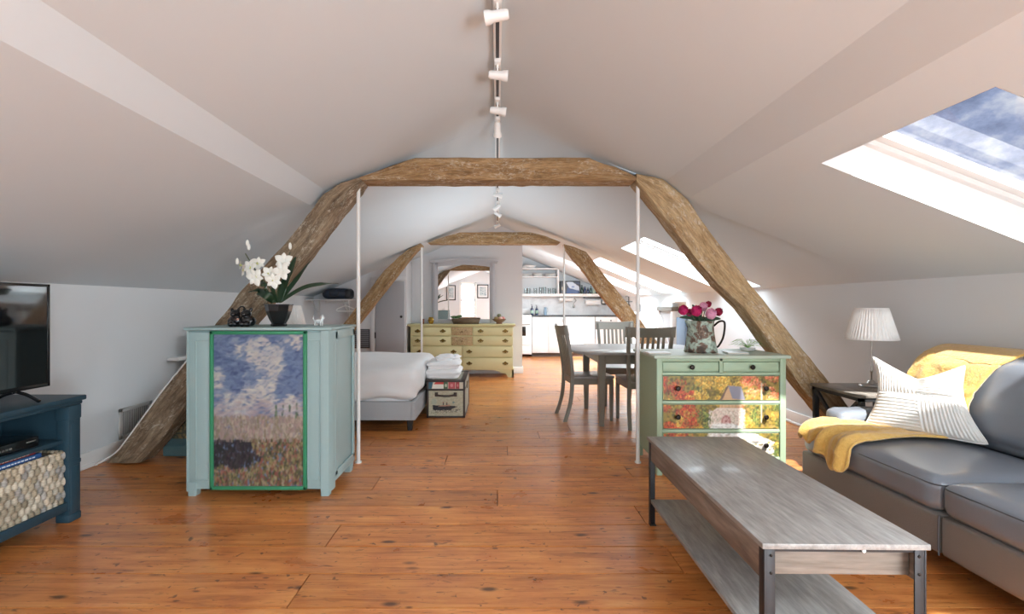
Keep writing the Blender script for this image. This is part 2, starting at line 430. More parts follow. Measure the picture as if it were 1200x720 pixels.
# closet door in the far left wall
dr=bpy.data.objects.new('door_1',None); C.objects.link(dr); dr['kind']='structure'
struct('leaf',MB().box(-2.04,-1.56,7.985,8.02,.02,1.62,bev=.004),M['door_grey'],dr)
struct('casing',MB().box(-2.12,-2.05,7.99,8.02,0,1.63,bev=.004).box(-2.12,-1.54,7.99,8.02,1.63,1.70,bev=.004),M['wall_grey'],dr)
struct('door_knob',MB().cyl((-1.60,7.985,1.03),(-1.60,7.955,1.03),.009).ell((-1.60,7.94,1.03),(.022,.022,.022)),M['blackm'],dr)
for z in (.72,1.4): struct('hinge',MB().box(-2.052,-2.032,7.978,7.986,z-.05,z+.05),M['blackm'],dr)

# ================================================================== TIMBER TRUSSES
def timbermat(name,c0,c1,c2,fleck):
    t=NT(name); n1=t.noise(t.coord('grain',(1.2,7,7)),3.0,8,.7,.7); n2=t.noise(t.coord('grain',(5,30,30)),3,4,.65)
    c=t.ramp(n1,[(.3,c0),(.48,c1),(.7,c2)]); c=t.mix(.45,c,t.ramp(n2,[(.3,BW(.12)),(.7,BW(.82))]),'OVERLAY')
    # worn pale paint and adze scrapes, in patches
    pm_=t.ramp(t.noise(t.coord('grain',(2.2,6,6)),2.1,3,.6),[(.44,BW(0)),(.6,BW(1))])
    mp2=t.coord('grain',(14,22,22),(0,0,.6)); f=t.ramp(t.noise(mp2,2.2,5,.75,.6),[(.5,BW(0)),(.62,BW(1))])
    c=t.mix(t.math('MULTIPLY',t.math('MULTIPLY',f,pm_),fleck),c,lin(222,210,190))
    d_=t.ramp(t.noise(t.coord('grain',(.8,16,16)),2.5,5,.7,.5),[(.30,BW(1)),(.38,BW(0))]); c=t.mix(t.math('MULTIPLY',d_,.7),c,lin(62,44,30))
    t.bump(t.math('ADD',n1,t.math('ADD',n2,f)),.55,.014)
    return t.out(c,.8,0,.2)
M['timber']=timbermat('old_rough_timber',lin(112,84,56),lin(158,124,86),lin(192,162,122),.75)
M['timber_grey']=timbermat('old_grey_timber',lin(92,76,60),lin(136,116,94),lin(176,156,130),.8)
M['timber_pale']=timbermat('old_pale_timber',lin(132,104,72),lin(180,152,114),lin(208,186,150),.85)
def timber(upper,lower,y0,y1,name,parent,seed=0,step=.035,amp=.006,rough=.008,mt='timber'):
    U=[Vector((p.x,p.z)) for p in upper]; L=[Vector((p.x,p.z)) for p in lower]
    ln=0; UU=[];LL=[];SS=[]
    for k in range(len(U)-1):
        d=((U[k+1]-U[k]).length+(L[k+1]-L[k]).length)/2; n_=max(1,round(d/step))
        for j in range(n_):
            w=j/n_; UU.append(U[k].lerp(U[k+1],w)); LL.append(L[k].lerp(L[k+1],w)); SS.append(ln+d*w)
        ln+=d
    UU.append(U[-1]);LL.append(L[-1]);SS.append(ln); U,L=UU,LL; n=len(U)-1
    K=6; vs=[];fs=[];gr=[]
    for i in range(n+1):
        a,b=U[i],L[i]; s=SS[i]
        ring=[]
        e=.05
        for k in range(K): ring.append((a.lerp(b,e+(1-2*e)*k/(K-1)),y0))
        for k in range(K): ring.append((b+(a-b).normalized()*.004 if False else b, y0+(y1-y0)*(e+(1-2*e)*k/(K-1))))
        for k in range(K): ring.append((b.lerp(a,e+(1-2*e)*k/(K-1)),y1))
        for k in range(K): ring.append((a, y1+(y0-y1)*(e+(1-2*e)*k/(K-1))))
        for j,(q,y) in enumerate(ring):
            p=Vector((q.x,y,q.y)); nz=noise.noise(Vector((s*2.2+seed*9,j*.35,seed)))*rough+noise.noise(Vector((s*9+seed*5,j*.9,seed)))*amp
            cen=Vector(((a.x+b.x)/2,(y0+y1)/2,(a.y+b.y)/2)); d=(p-cen).normalized()
            vs.append(p+d*nz); gr.append((s+seed*3.7,j/24*.9,seed*2.0))
    N=4*K
    for i in range(n):
        for k in range(N): k2=(k+1)%N; fs.append((i*N+k,i*N+k2,(i+1)*N+k2,(i+1)*N+k))
    fs.append(tuple(range(N-1,-1,-1))); fs.append(tuple(n*N+k for k in range(N)))
    m=MB(); m._add(vs,fs,None,gr)
    b=bmesh.new(); me=mesh_of('t',m); b.from_mesh(me); bmesh.ops.recalc_face_normals(b,faces=b.faces[:]); b.to_mesh(me); b.free()
    me.polygons.foreach_set('use_smooth',[True]*len(me.polygons)); me.set_sharp_from_angle(angle=R(45))
    me.name=name; me.materials.append(M[mt]); o=bpy.data.objects.new(name,me); C.objects.link(o); o.parent=parent; return o
def pl(pts,Y): return [P(a,b,Y) for a,b in pts]
YA=3.64
tr=thing('timber_truss','rough brown timber truss nearest the sofa, with flat collar beam and two long braces','roof truss')
timber(pl([(421,208),(452,196),(487,184.5),(560,184.5),(690,185),(722,196),(747,208)],YA),
       pl([(424,211.5),(470,212),(520,211.5),(580,211.5),(650,211.5),(700,211.5),(745,211.5)],YA),YA,YA+.19,'collar_beam',tr,1)
timber(pl([(424,207),(400,214),(379,227.5),(352,262),(326,293.5),(254.6,375),(217.7,423),(170,484),(131,534),(124,543)],YA),
       pl([(424,213),(418,222),(400,243),(372,283),(335,328),(294,378),(250,436),(217.7,476),(185,520),(163,543)],YA),YA,YA+.17,'brace',tr,2,rough=.018,amp=.010,mt='timber_grey')
timber(pl([(746,203),(777,210),(806,233),(830,268),(872,324),(899.5,357.5),(923,387),(969.5,445),(1010,496),(1046,543)],YA),
       pl([(746,213),(775,249),(800,281),(821.7,309),(843,334),(872,362),(909,412),(945,460),(980,502),(1008,543)],YA),YA,YA+.17,'brace',tr,3,mt='timber_pale')
base(tr,(0,YA+.09,0))
YBm=7.32
tr=thing('timber_truss','rough brown timber truss farther down the room, over the bed and dining chairs','roof truss')
timber(pl([(501,284.5),(520,278),(538,272.4),(580,272),(623,272.4),(640,277),(657,284)],YBm),
       pl([(503,285.8),(530,286),(560,286),(580,286),(610,286),(630,286),(654,286)],YBm),YBm,YBm+.18,'collar_beam',tr,4)
timber(pl([(493,285),(480,291),(467.5,300.6),(448.7,319),(407.5,373.7),(375,412),(345,451)],YBm),
       pl([(495,288),(487,295),(477,307),(464,324),(415,386),(394,411),(366,451)],YBm),YBm,YBm+.17,'brace',tr,5)
timber(pl([(661,286),(672,289),(687,295.6),(711,325.6),(729,347.8),(758,385),(785,419),(809,451)],YBm),
       pl([(662,290),(672,304),(686,320),(702,343),(724,369),(745,394),(765,421),(786,451)],YBm),YBm,YBm+.17,'brace',tr,6)
base(tr,(0,YBm+.09,0))
M['pole']=plain('white_pole_paint',lin(225,225,222),.4,var=.02)
for (px,Y,zt,lab) in ((420,3.70,2.17,'thin white floor-to-beam pole beside the teal painted cabinet'),(747.5,3.70,2.17,'thin white floor-to-beam pole beside the green dresser'),
                   (494,7.40,2.17,'thin white pole under the farther truss, before the yellow dresser'),(661,7.40,2.17,'thin white pole under the farther truss, before the kitchen cabinets')):
    x=(px-CX)*Y/FPX
    o=obj('support_pole',MB().cyl((x,Y,0),(x,Y,zt),.0145,n=16).cyl((x,Y,0),(x,Y,.012),.024,n=16),M['pole']); tag(o,lab,'pole','white support poles'); base(o,(x,Y,0))

# ================================================================== TRACK LIGHTING
M['track']=plain('track_metal',lin(70,70,72),.5,.3)
def track(y0,y1,lab,zr):
    t=thing('light_track',lab,'track light rail')
    x=.0
    obj('rail',MB().box(-.022,.022,y0,y1,zr-.045,zr-.012,bev=.003),M['white'],t)
    obj('contact_strip',MB().box(-.009,.009,y0+.02,y1-.02,zr-.0465,zr-.044),M['track'],t)
    return base(t,(0,(y0+y1)/2,zr-.04))
track(.4,3.62,'white ceiling track along the ridge, nearer of two, with dark slot',2.66)
track(3.86,8.5,'white ceiling track along the ridge, farther of two, beyond the near truss',2.66)
def spot(name_lab,x,y,zr,ang,tilt,grp):
    t=thing('track_spotlight',name_lab,'spotlight',grp)
    obj('adapter',MB().box(-.017,.017,-.04,.04,-.022,0,bev=.004),M['white'],t)
    obj('stem',MB().cyl((0,0,-.02),(0,0,-.06),.006,n=12),M['white'],t)
    rot=Matrix.Rotation(ang,3,'Z')@Matrix.Rotation(tilt,3,'Y')
    def tr(p): return rot@Vector(p)+Vector((0,0,-.08))
    h=MB(); 
    K_=.68
    prof=[(-.075,.0),(-.075,.026),(-.06,.034),(-.02,.036),(.03,.036),(.05,.044),(.085,.047),(.085,.038),(.055,.03),(.052,0)]
    n=20; vs=[];fs=[]; prof=[(x_*K_,r*K_) for x_,r in prof]
    for (xx,r) in prof:
        for k in range(n):
            a=2*PI*k/n; vs.append(tr((xx,r*math.cos(a),r*math.sin(a))))
    for i in range(len(prof)-1):
        for k in range(n): k2=(k+1)%n; fs.append((i*n+k,i*n+k2,(i+1)*n+k2,(i+1)*n+k))
    h._add(vs,fs); obj('housing',h,M['white'],t)
    b=MB()
    for k in range(1): b.ell(tr((.04,0,0)),(.016,.016,.016))
    obj('bulb',b,M['steel'],t)
    t.location=(x,y,zr); return t
sp=[(1.66,0.1,PI*.98,.15,'white spotlight head closest to the camera on the near track'),(2.17,.0,PI*.96,.1,'biggest white spotlight head in view, aimed left with dark opening'),
    (2.73,.0,PI*.02,.05,'second white cylinder spotlight head above the room, aimed right'),(3.23,.0,.05,.12,'third white spotlight head on the near track'),
    (3.56,.0,PI/2,.9,'white spotlight head pointing down just before the near timber truss'),
    (4.9,0,PI*.9,.2,'first white spotlight head beyond the near timber truss'),(5.7,0,.1,.2,'second white spotlight head beyond the near timber truss'),
    (6.4,0,PI*.8,.5,'third white spotlight head beyond the near timber truss'),(6.9,0,.3,.5,'fourth white spotlight head, just before the farther truss'),(7.9,0,PI,.4,'last white spotlight head above the yellow dresser')]
for y,_,a,ti,lab in sp: spot(lab,0.0,y,(2.66 if y<3.7 else 2.66)-.045,a,ti,'ceiling track spotlights')
# ================================================================== PAINTED PICTURES (colour grids)
class Canvas:
    def __init__(s,w,h,bg): s.w,s.h=w,h; s.p=[bg]*(w*h)
    def put(s,x,y,c,a=1.0):
        if 0<=x<s.w and 0<=y<s.h:
            o=s.p[y*s.w+x]; s.p[y*s.w+x]=tuple(o[k]*(1-a)+c[k]*a for k in range(3))
    def ell(s,cx,cy,rx,ry,c,a=1.0,ang=0,soft=.3):
        ca,sa=math.cos(ang),math.sin(ang); m=int(max(rx,ry))+2
        for y in range(int(cy)-m,int(cy)+m+1):
            for x in range(int(cx)-m,int(cx)+m+1):
                dx,dy=x-cx,y-cy; q=math.hypot((dx*ca+dy*sa)/rx,(-dx*sa+dy*ca)/ry)
                if q<1: s.put(x,y,c,a*min(1,(1-q)/soft) if soft else a)
    def poly(s,pts,c,a=1.0):
        ys=[p[1] for p in pts]
        for y in range(int(min(ys)),int(max(ys))+1):
            xs=[]
            for (x0,y0),(x1,y1) in zip(pts,pts[1:]+pts[:1]):
                if (y0<=y+.5)!=(y1<=y+.5): xs.append(x0+(y+.5-y0)*(x1-x0)/(y1-y0))
            xs.sort()
            for a0,b0 in zip(xs[::2],xs[1::2]):
                for x in range(int(round(a0)),int(round(b0))): s.put(x,y,c,a)
    def blur(s,n=1):
        for _ in range(n):
            q=s.p[:]
            for y in range(s.h):
                for x in range(s.w):
                    a=[s.p[min(s.h-1,max(0,y+j))*s.w+min(s.w-1,max(0,x+i))] for j in (-1,0,1) for i in (-1,0,1)]
                    q[y*s.w+x]=tuple(sum(t[k] for t in a)/9 for k in range(3))
            s.p=q
    def get(s,u,v): # v up
        x=min(s.w-1,max(0,int(u*s.w))); y=min(s.h-1,max(0,int((1-v)*s.h))); return s.p[y*s.w+x]
def L3(r,g,b): return lin(r,g,b)[:3]
def jit(rnd,c,k=.15):
    f=1+rnd.uniform(-k,k); return tuple(max(0,x*f*(1+rnd.uniform(-k,k)*.5)) for x in c)
# plain generic meadow under a cloudy blue sky, in loose brushwork
rnd=random.Random(11); W,H=170,280
cv=Canvas(W,H,L3(96,122,164))
for i in range(1500):
    x,y=rnd.uniform(0,W),rnd.uniform(0,H*.72)
    n=noise.noise(Vector((x*.022,y*.018,2.2)))+.35*noise.noise(Vector((x*.06,y*.06,7)))+ (y/H-.3)*.45
    if n>.16: c=rnd.choice([L3(186,184,180),L3(200,192,184),L3(168,172,182),L3(205,196,178)])
    elif n>0: c=rnd.choice([L3(130,148,178),L3(148,160,182),L3(112,138,172)])
    else: c=rnd.choice([L3(72,100,150),L3(88,116,162),L3(60,86,138),L3(106,132,172)])
    cv.ell(x,y,rnd.uniform(5,11),rnd.uniform(1.5,3.2),jit(rnd,c,.08),.75,rnd.uniform(-.9,.5),.4)
for i in range(420): # broad rosy evening cloud low over the meadow
    y=150+rnd.gauss(0,16); x=rnd.uniform(0,W)
    cv.ell(x,y,rnd.uniform(5,11),rnd.uniform(2,3.5),jit(rnd,rnd.choice([L3(176,158,160),L3(190,174,170),L3(160,150,164),L3(172,146,146)]),.06),.45,rnd.uniform(-.5,.3),.5)
for i in range(110): # a row of small far poplars on the horizon
    x=118+int(rnd.uniform(0,4))*13; y=rnd.uniform(128,184); w_=(y-120)/64*4.5
    cv.ell(x+rnd.uniform(-w_,w_),y,rnd.uniform(1.5,2.5),rnd.uniform(3,5),jit(rnd,rnd.choice([L3(84,118,84),L3(110,134,92),L3(66,96,78)]),.1),.7,0,.4)
for i in range(3200):
    x=rnd.uniform(0,W); y=H*.64+rnd.uniform(-26,H*.36)+6*noise.noise(Vector((x*.03,0,1))); d=(y-H*.63)/(H*.37)
    n=noise.noise(Vector((x*.03,y*.05,5)))
    if d<.18: c=rnd.choice([L3(168,138,128),L3(150,130,120),L3(140,128,96),L3(178,160,138)])
    elif ((x-28)/(58+22*n))**2+((d-.40)/(.30+.12*n))**2<1: c=rnd.choice([L3(44,38,52),L3(58,54,52),L3(40,48,44),L3(74,60,70)])
    else: c=rnd.choice([L3(128,122,62),L3(150,134,70),L3(84,92,48),L3(164,96,72),L3(120,84,62),L3(172,150,104),L3(96,84,60),L3(62,66,40),L3(150,70,52)])
    cv.ell(x,y,rnd.uniform(1.4,2.6),rnd.uniform(3,7),jit(rnd,c,.15),.85,rnd.uniform(-.5,.5),.3)
cv.blur(1); cv.p=[tuple(.78*(.72*t_+.28*sum(q)/3) for t_ in q) for q in cv.p]; ART=cv
# autumn woods with a wooden mill house above a white rocky stream
W,H=300,190; rnd=random.Random(5)
cv=Canvas(W,H,L3(150,130,60))
PAL={'red':[L3(176,52,40),L3(140,38,36),L3(206,84,52),L3(96,36,34),L3(214,110,60)],'gold':[L3(226,176,70),L3(200,150,56),L3(238,204,110),L3(140,116,48),L3(186,160,84)],
'rose':[L3(226,116,84),L3(236,146,104),L3(206,88,66),L3(240,176,130),L3(176,90,60)],'green':[L3(84,104,58),L3(120,134,70),L3(60,80,50),L3(160,160,84),L3(46,60,42)]}
for i in range(1500): cv.ell(rnd.uniform(0,W),rnd.uniform(0,H),5,4,jit(rnd,rnd.choice([L3(90,80,48),L3(130,110,60),L3(70,66,44),L3(170,140,80)]),.2),.7,0,.5)
for i in range(210):
    y=(i/210)*H*1.05; x=rnd.uniform(0,W)
    if y>70 and 120<x<215: continue
    n=noise.noise(Vector((x*.015,y*.015,3)))*34; X=x+n
    if X<75: k='red' if rnd.random()<.85 else 'gold'
    elif X<150: k='green' if y>88 and rnd.random()<.8 else ('gold' if rnd.random()<.85 else 'green')
    elif X<200: k='gold'
    else: k='rose' if y<70 and rnd.random()<.8 else ('green' if rnd.random()<.75 else 'gold')
    R_=rnd.uniform(9,17)
    for j in range(46):
        a_=rnd.uniform(0,6.3); q=rnd.random()**.5; dx,dy=R_*q*math.cos(a_),R_*.8*q*math.sin(a_)
        c=rnd.choice(PAL[k]); f=1.12-.5*(dy/R_+.4)*.8
        cv.ell(x+dx,y+dy,rnd.uniform(1.4,3),rnd.uniform(1.2,2.4),tuple(t_*f for t_ in jit(rnd,c,.15)),.85,rnd.uniform(0,3),.4)
for x in (8,98,255,262): cv.poly([(x,0),(x+3,0),(x+4,95),(x+1,95)],L3(96,74,54),.55)
for x in (254,): cv.poly([(x,20),(x+4,20),(x+3,110),(x,110)],L3(226,206,180),.8)
cv.poly([(150,60),(166,28),(204,32),(212,62),(204,62),(204,74),(146,76)],L3(196,160,124))
cv.poly([(168,26),(203,29),(213,60),(180,56)],L3(136,134,146)); cv.poly([(144,64),(166,26),(170,28),(150,66)],L3(110,90,80))
for k in range(6): cv.poly([(152+k*9,62),(153.5+k*9,62),(153.5+k*9,76),(152+k*9,76)],L3(150,112,84),.6)
cv.poly([(128,84),(140,76),(206,76),(210,96),(196,190),(110,190)],L3(218,200,186))
for i in range(700):
    x=rnd.uniform(118,212);y=rnd.uniform(80,135); cv.ell(x,y,2.6,1.5,jit(rnd,rnd.choice([L3(226,214,196),L3(198,176,160),L3(236,232,222),L3(176,150,132),L3(150,150,120)]),.08),.7,rnd.uniform(0,3))
cv.ell(163,106,14,15,L3(168,110,106),.9,0,.2); cv.ell(163,106,9,10,L3(210,176,168),.9,0,.2); cv.ell(163,106,3,3,L3(120,80,80))
for a in range(8): cv.poly([(163,105),(163+13*math.cos(a*.785),106+14*math.sin(a*.785)),(164+13*math.cos(a*.785+.1),107+14*math.sin(a*.785+.1)),(164,107)],L3(150,96,92),.7)
for i in range(1700):
    y=rnd.uniform(112,190); x=rnd.uniform(130-(y-112)*.5,300 if y>150 else 150+(y-100)*2.6)
    if x>285: continue
    cv.ell(x,y,rnd.uniform(2,6),rnd.uniform(1,2),jit(rnd,rnd.choice([L3(240,240,236),L3(226,226,220),L3(206,204,196),L3(244,244,240),L3(170,166,156)]),.05),.8,rnd.uniform(-.3,.3))
for x,y,rx,ry in ((140,160,12,5),(240,152,13,5),(256,166,15,8),(228,172,9,5),(180,182,16,5),(120,182,20,6),(268,182,12,5),(200,158,7,3)):
    cv.ell(x,y,rx,ry,L3(112,108,104),.85,0,.4); cv.ell(x,y-2,rx*.7,ry*.5,L3(172,168,164),.8,0,.4)
cv.blur(1); MILL=cv
M['paint']=vcol('brushed_painting',.55,.3,.35,90)
M['mural']=vcol('printed_mural',.4,.4)
def picture(cvs,x0,x1,z0,z1,y,nu,nv,u0=0,u1=1,v0=0,v1=1):
    return MB().sheet(nu,nv,lambda u,v:(x0+(x1-x0)*u,y,z0+(z1-z0)*v),lambda u,v:cvs.get(u0+(u1-u0)*u,v0+(v1-v0)*v))

# ================================================================== TEAL PAINTED CABINET
def paintmat(name,col,worn,wear=.5):
    t=NT(name); v=t.coord(); n=t.noise(v,3,5,.6); n2=t.noise(v,26,4,.7)
    c=t.mix(n,tuple(x*.93 for x in col[:3])+(1,),tuple(min(1,x*1.07) for x in col[:3])+(1,))
    c=t.mix(t.math('MULTIPLY',t.ramp(n2,[(.62,BW(0)),(.78,BW(1))]),wear*.5),c,worn)
    t.bump(t.noise(t.coord('Object',(2,2,30)),8,3),.08,.004)
    return t.out(c,.48,0,.4)
M['teal']=paintmat('worn_teal_paint',lin(148,171,171),lin(186,200,198))
M['green_edge']=paintmat('bright_green_paint',lin(52,128,92),lin(90,150,116),.3)
x0,x1,yf,yb,zt=-1.985,-1.066,3.05,3.55,1.078
cab=thing('painted_cabinet','teal painted cabinet with a green framed sky and meadow picture on its front','cabinet')
b=MB().box(x0+.008,x1-.008,yf+.02,yb,.07,zt-.02,bev=.004)
obj('body',b,M['teal'],cab)
f=MB()
f.box(x0+.01,x0+.155,yf+.004,yf+.03,.045,zt-.03,bev=.003); f.box(x1-.155,x1-.01,yf+.004,yf+.03,.045,zt-.03,bev=.003)
f.box(x0+.15,x1-.15,yf+.004,yf+.03,.045,.08,bev=.002)
# thin recessed moulding lines on both stiles
for a,bb_ in ((x0+.055,x0+.149),(x1-.149,x1-.07)):
    for (p,q,r_,s_) in ((a,a+.006,.10,zt-.08),(bb_-.006,bb_,.10,zt-.08),(a,bb_,zt-.086,zt-.08),(a,bb_,.10,.106)):
        f.box(p,q,yf-.001,yf+.008,r_,s_,bev=.0015,seg=1)
f.box(x0,x0+.012,yf+.0,yf+.05,.03,zt-.02); f.prism([(x1-.06,yf-.006),(x1-.01,yf-.006),(x1+.004,yf+.03),(x1+.004,yf+.08),(x1-.06,yf+.08)],.03,zt-.02,'z')
obj('face_frame',f,M['teal'],cab)
s=MB().box(x1-.006,x1+.006,yf+.08,yb,.07,.13,bev=.003).box(x1-.006,x1+.006,yf+.08,yb,zt-.08,zt-.02,bev=.003).box(x1-.006,x1+.006,yf+.08,yf+.12,.1,zt-.03,bev=.003).box(x1-.006,x1+.006,yb-.04,yb,.1,zt-.03,bev=.003)
obj('side_frame',s,M['teal'],cab)
obj('top',MB().box(x0-.012,x1+.016,yf-.016,yb+.01,zt-.018,zt,bev=.005),M['teal'],cab)
for (a,c) in ((x0+.005,yf+.0),(x1-.065,yf+.0),(x0+.005,yb-.06),(x1-.06,yb-.06)):
    obj('foot',MB().loft([(a+.026,c+.03,0,.026,.028),(a+.03,c+.03,.085,.032,.03)]),M['teal'],cab)
ax0,ax1,az0,az1=(247-CX)*yf/FPX,(360-CX)*yf/FPX,.045,zt-.022
d=MB(); w=.022
for (p,q,r_,s_) in ((ax0,ax0+w,az0,az1),(ax1-w,ax1,az0,az1),(ax0,ax1,az0,az0+w),(ax0,ax1,az1-w,az1)): d.box(p,q,yf-.016,yf+.01,r_,s_,bev=.004)
fr=obj('picture_frame',d,M['green_edge'],cab,label='green painted frame')
obj('picture',picture(ART,ax0+w,ax1-w,az0+w,az1-w,yf-.004,170,280),M['paint'],fr,smooth=None,label='loose brushwork of blue cloudy sky above a flowering meadow')
base(cab,((x0+x1)/2,(yf+yb)/2,0))
ZT=zt
# orchid -----------------------------------------------------------------
M['petal']=plain('white_petal',lin(232,234,226),.55,var=.04,sheen=.2)
M['petal_c']=plain('flower_throat',lin(206,206,130),.6)
M['leaf']=plain('dark_strap_leaf',lin(38,62,40),.4,var=.25,scale=20)
M['stem']=plain('green_stem',lin(72,84,56),.6)
M['soil']=plain('dark_moss',lin(50,44,32),.95,var=.5,scale=60,bump=.6)
orc=thing('potted_orchid','white flowering orchid with long dark leaves in a shiny black pot on the teal cabinet','potted plant')
oc=Vector((-1.487,3.25,ZT))
pot=MB().lathe([(.045,0),(.05,0.0),(.052,.012),(.045,.02),(.062,.05),(.082,.105),(.088,.14),(.092,.142),(.092,.15),(.084,.15),(.078,.13),(.0,.13)],oc,8,rz=PI/8)
obj('pot',pot,M['black'],orc,smooth=None); obj('moss',MB().ell(oc+Vector((0,0,.125)),(.078,.078,.02)),M['soil'],orc)
def strap(pts,w,tipw=.0,fold=.25,n=8):
    c=catmull(pts,n); N=len(c)-1
    def f(u,v):
        i=min(N,int(round(v*N))); p=c[i]; d=(c[min(i+1,N)]-c[max(i-1,0)]).normalized()
        side=d.cross(Vector((0,-1,0.35))).normalized(); nrm=side.cross(d)
        ww=w*(math.sin(PI*min(1,.18+v*.82))**.7)*(1 if v<.98 else .2)
        q=2*u-1; return p+side*q*ww+nrm*abs(q)*ww*fold
    return MB().sheet(4,N,f)
def flower(c,r,face,roll=0,np_=6):
    face=Vector(face).normalized(); a=face.cross(Vector((0,0,1))).normalized(); b_=face.cross(a)
    m=MB()
    for k in range(np_):
        t=roll+2*PI*k/np_; d=a*math.cos(t)+b_*math.sin(t); s_=face.cross(d)
        L=r*(1 if k%2 else .9); w=r*(.36 if k%2 else .27)
        def f(u,v,d=d,s_=s_,L=L,w=w):
            q=2*u-1; ww=w*math.sin(PI*min(1,.1+.9*v))**.8
            return Vector(c)+d*L*v+s_*q*ww+face*(.18*L*math.sin(v*2.6)-.25*ww*q*q+.1*L)
        m.sheet(4,6,f)
    m.lathe([(r*.06,0),(r*.12,r*.15),(r*.2,r*.34),(r*.22,r*.36)],(0,0,0),10)
    # turn the trumpet toward the face direction
    n=44; q=Vector((0,0,1)).rotation_difference(face)
    for i in range(len(m.v)-40,len(m.v)): m.v[i]=tuple(q@Vector(m.v[i])+Vector(c))
    return m
Pp=lambda x,y,Y=3.25:P(x,y,Y)
for pts,lab in (([(322,355),(312,338),(300,318),(291,303),(287.5,297)],0),([(324,355),(326,335),(331,318),(337,303),(340,296)],1),([(323,355),(318,340),(305,326),(296,322)],0)):
    obj('stem',MB().tube(catmull([Pp(a,b,3.25-.01*i) for i,(a,b) in enumerate(pts)],6),.0035,8),M['stem'],orc)
for (a,b,Y,r,face,roll) in ((294,314,3.2,.062,(-.4,-1,.1),.3),(300,325,3.18,.066,(-.1,-1,-.1),.9),(287,317,3.27,.05,(-.8,-.7,.1),.1),(303,309,3.26,.052,(.2,-1,.3),.5),(316,321,3.18,.056,(.1,-1,.1),.2),(321,329,3.15,.058,(.2,-1,-.2),.7),(333,306.5,3.2,.066,(.1,-1,.1),.5),(331,318,3.15,.066,(.0,-1,.0),1.0),(283,311,3.3,.036,(-.9,-.4,.1),1.2)):
    o=obj('flower',flower(P(a,b,Y),r,face,roll),M['petal'],orc,smooth=60)
    obj('throat',MB().ell(P(a,b,Y)+Vector((0,-.012,0)),(.009,.012,.009),10,6),M['petal_c'],o)
for (a,b,Y) in ((291.5,290,3.25),(340,289,3.22),(278,307,3.3),(290,285.5,3.25)):
    obj('bud',MB().lathe([(0,-.022),(.008,-.015),(.011,0),(.008,.018),(0,.028)],P(a,b,Y),10),M['petal'],orc)
for pts,w in (([(327,354),(333,335),(341,316),(347,301)],.030),([(327,355),(338,340),(352,322),(364,305.5)],.017),([(329,354),(345,343),(360,336),(378,333),(397,332.5)],.015),([(321,354),(312,346),(302,342),(291,342.5)],.028),([(322,354),(315,343),(309,334),(306,329)],.02),([(325,355),(322,345),(320,338),(319,334)],.012)):
    yy=[3.25+random.uniform(-.02,.02) for _ in pts]
    o=obj('leaf',strap([P(a,b,yy[i]-.03*i*random.choice((-1,1,1))) for i,(a,b) in enumerate(pts)],w),M['leaf'],orc,smooth=60); solid(o,.002)
base(orc,oc)
# black figurine of paired animals
fg=MB(); c0=P(283.5,382,3.2); c0.z=ZT
for s_ in (-1,1):
    cx_=c0.x+s_*.035
    fg.ell((cx_,c0.y,ZT+.040),(.047,.045,.042)); fg.ell((cx_,c0.y-.012,ZT+.088),(.032,.034,.026)); fg.ell((cx_,c0.y-.045,ZT+.082),(.018,.018,.014))
    for e in (-1,1): fg.ell((cx_+e*.022+s_*.006,c0.y-.005,ZT+.112),(.011,.009,.013))
    fg.ell((cx_+s_*.018,c0.y-.035,ZT+.018),(.02,.028,.019)); fg.ell((cx_-s_*.012,c0.y-.04,ZT+.018),(.018,.024,.018))
    fg.ell((cx_+s_*.028,c0.y,ZT+.035),(.028,.035,.032))
fg.tube([(c0.x+.022*math.cos(a),c0.y,ZT+.108+.026*math.sin(a)) for a in [PI*k/10 for k in range(11)]],.0055,10)
fgo=obj('animal_figurine',fg,M['black'],None,smooth=80); r_=fgo.modifiers.new('join','REMESH'); r_.mode='VOXEL'; r_.voxel_size=.0035; r_.use_smooth_shade=True
tag(fgo,'shiny black ceramic figurine of a pair of squat animals with a loop handle','figurine'); base(fgo,c0)
M['pink']=plain('pinkish_glaze',lin(170,130,110),.4)
obj('badge',MB().ell(Vector((0,-.052,.05)),(.008,.005,.008)),M['pink'],fgo,label='small pinkish spot')
# clear glass cat
M['crystal']=plain('pale_glass_figurine',lin(225,228,228),.08,var=.05,spec=.9,coat=1)
c1=P(374,384,3.3); c1.z=ZT
g=MB(); g.ell(c1+Vector((-.004,0,.032)),(.030,.013,.016)); g.ell(c1+Vector((.024,0,.055)),(.013,.012,.012),rot=Matrix.Rotation(.3,3,'Y'))
g.tube([c1+Vector((.014,0,.036)),c1+Vector((.024,0,.055))],[.012,.009],10)
for dx in (-.028,-.020,.012,.020): g.tube([c1+Vector((dx,(.006 if dx in(-.020,.020) else -.006),.03)),c1+Vector((dx,(.006 if dx in(-.020,.020) else -.006),.0))],[.006,.004],8)
for e in (-1,1): g.tube([c1+Vector((.024,e*.007,.062)),c1+Vector((.026,e*.009,.078))],[.006,.001],8)
g.tube(catmull([c1+Vector((-.03,0,.036)),c1+Vector((-.042,0,.05)),c1+Vector((-.036,0,.066))],5),.0035,8)
o=obj('cat_figurine',g,M['crystal'],None,80); rm=o.modifiers.new('join','REMESH'); rm.mode='VOXEL'; rm.voxel_size=.0018; rm.use_smooth_shade=True
tag(o,'tiny pale glass cat standing on the right end of the teal cabinet','figurine'); base(o,c1)

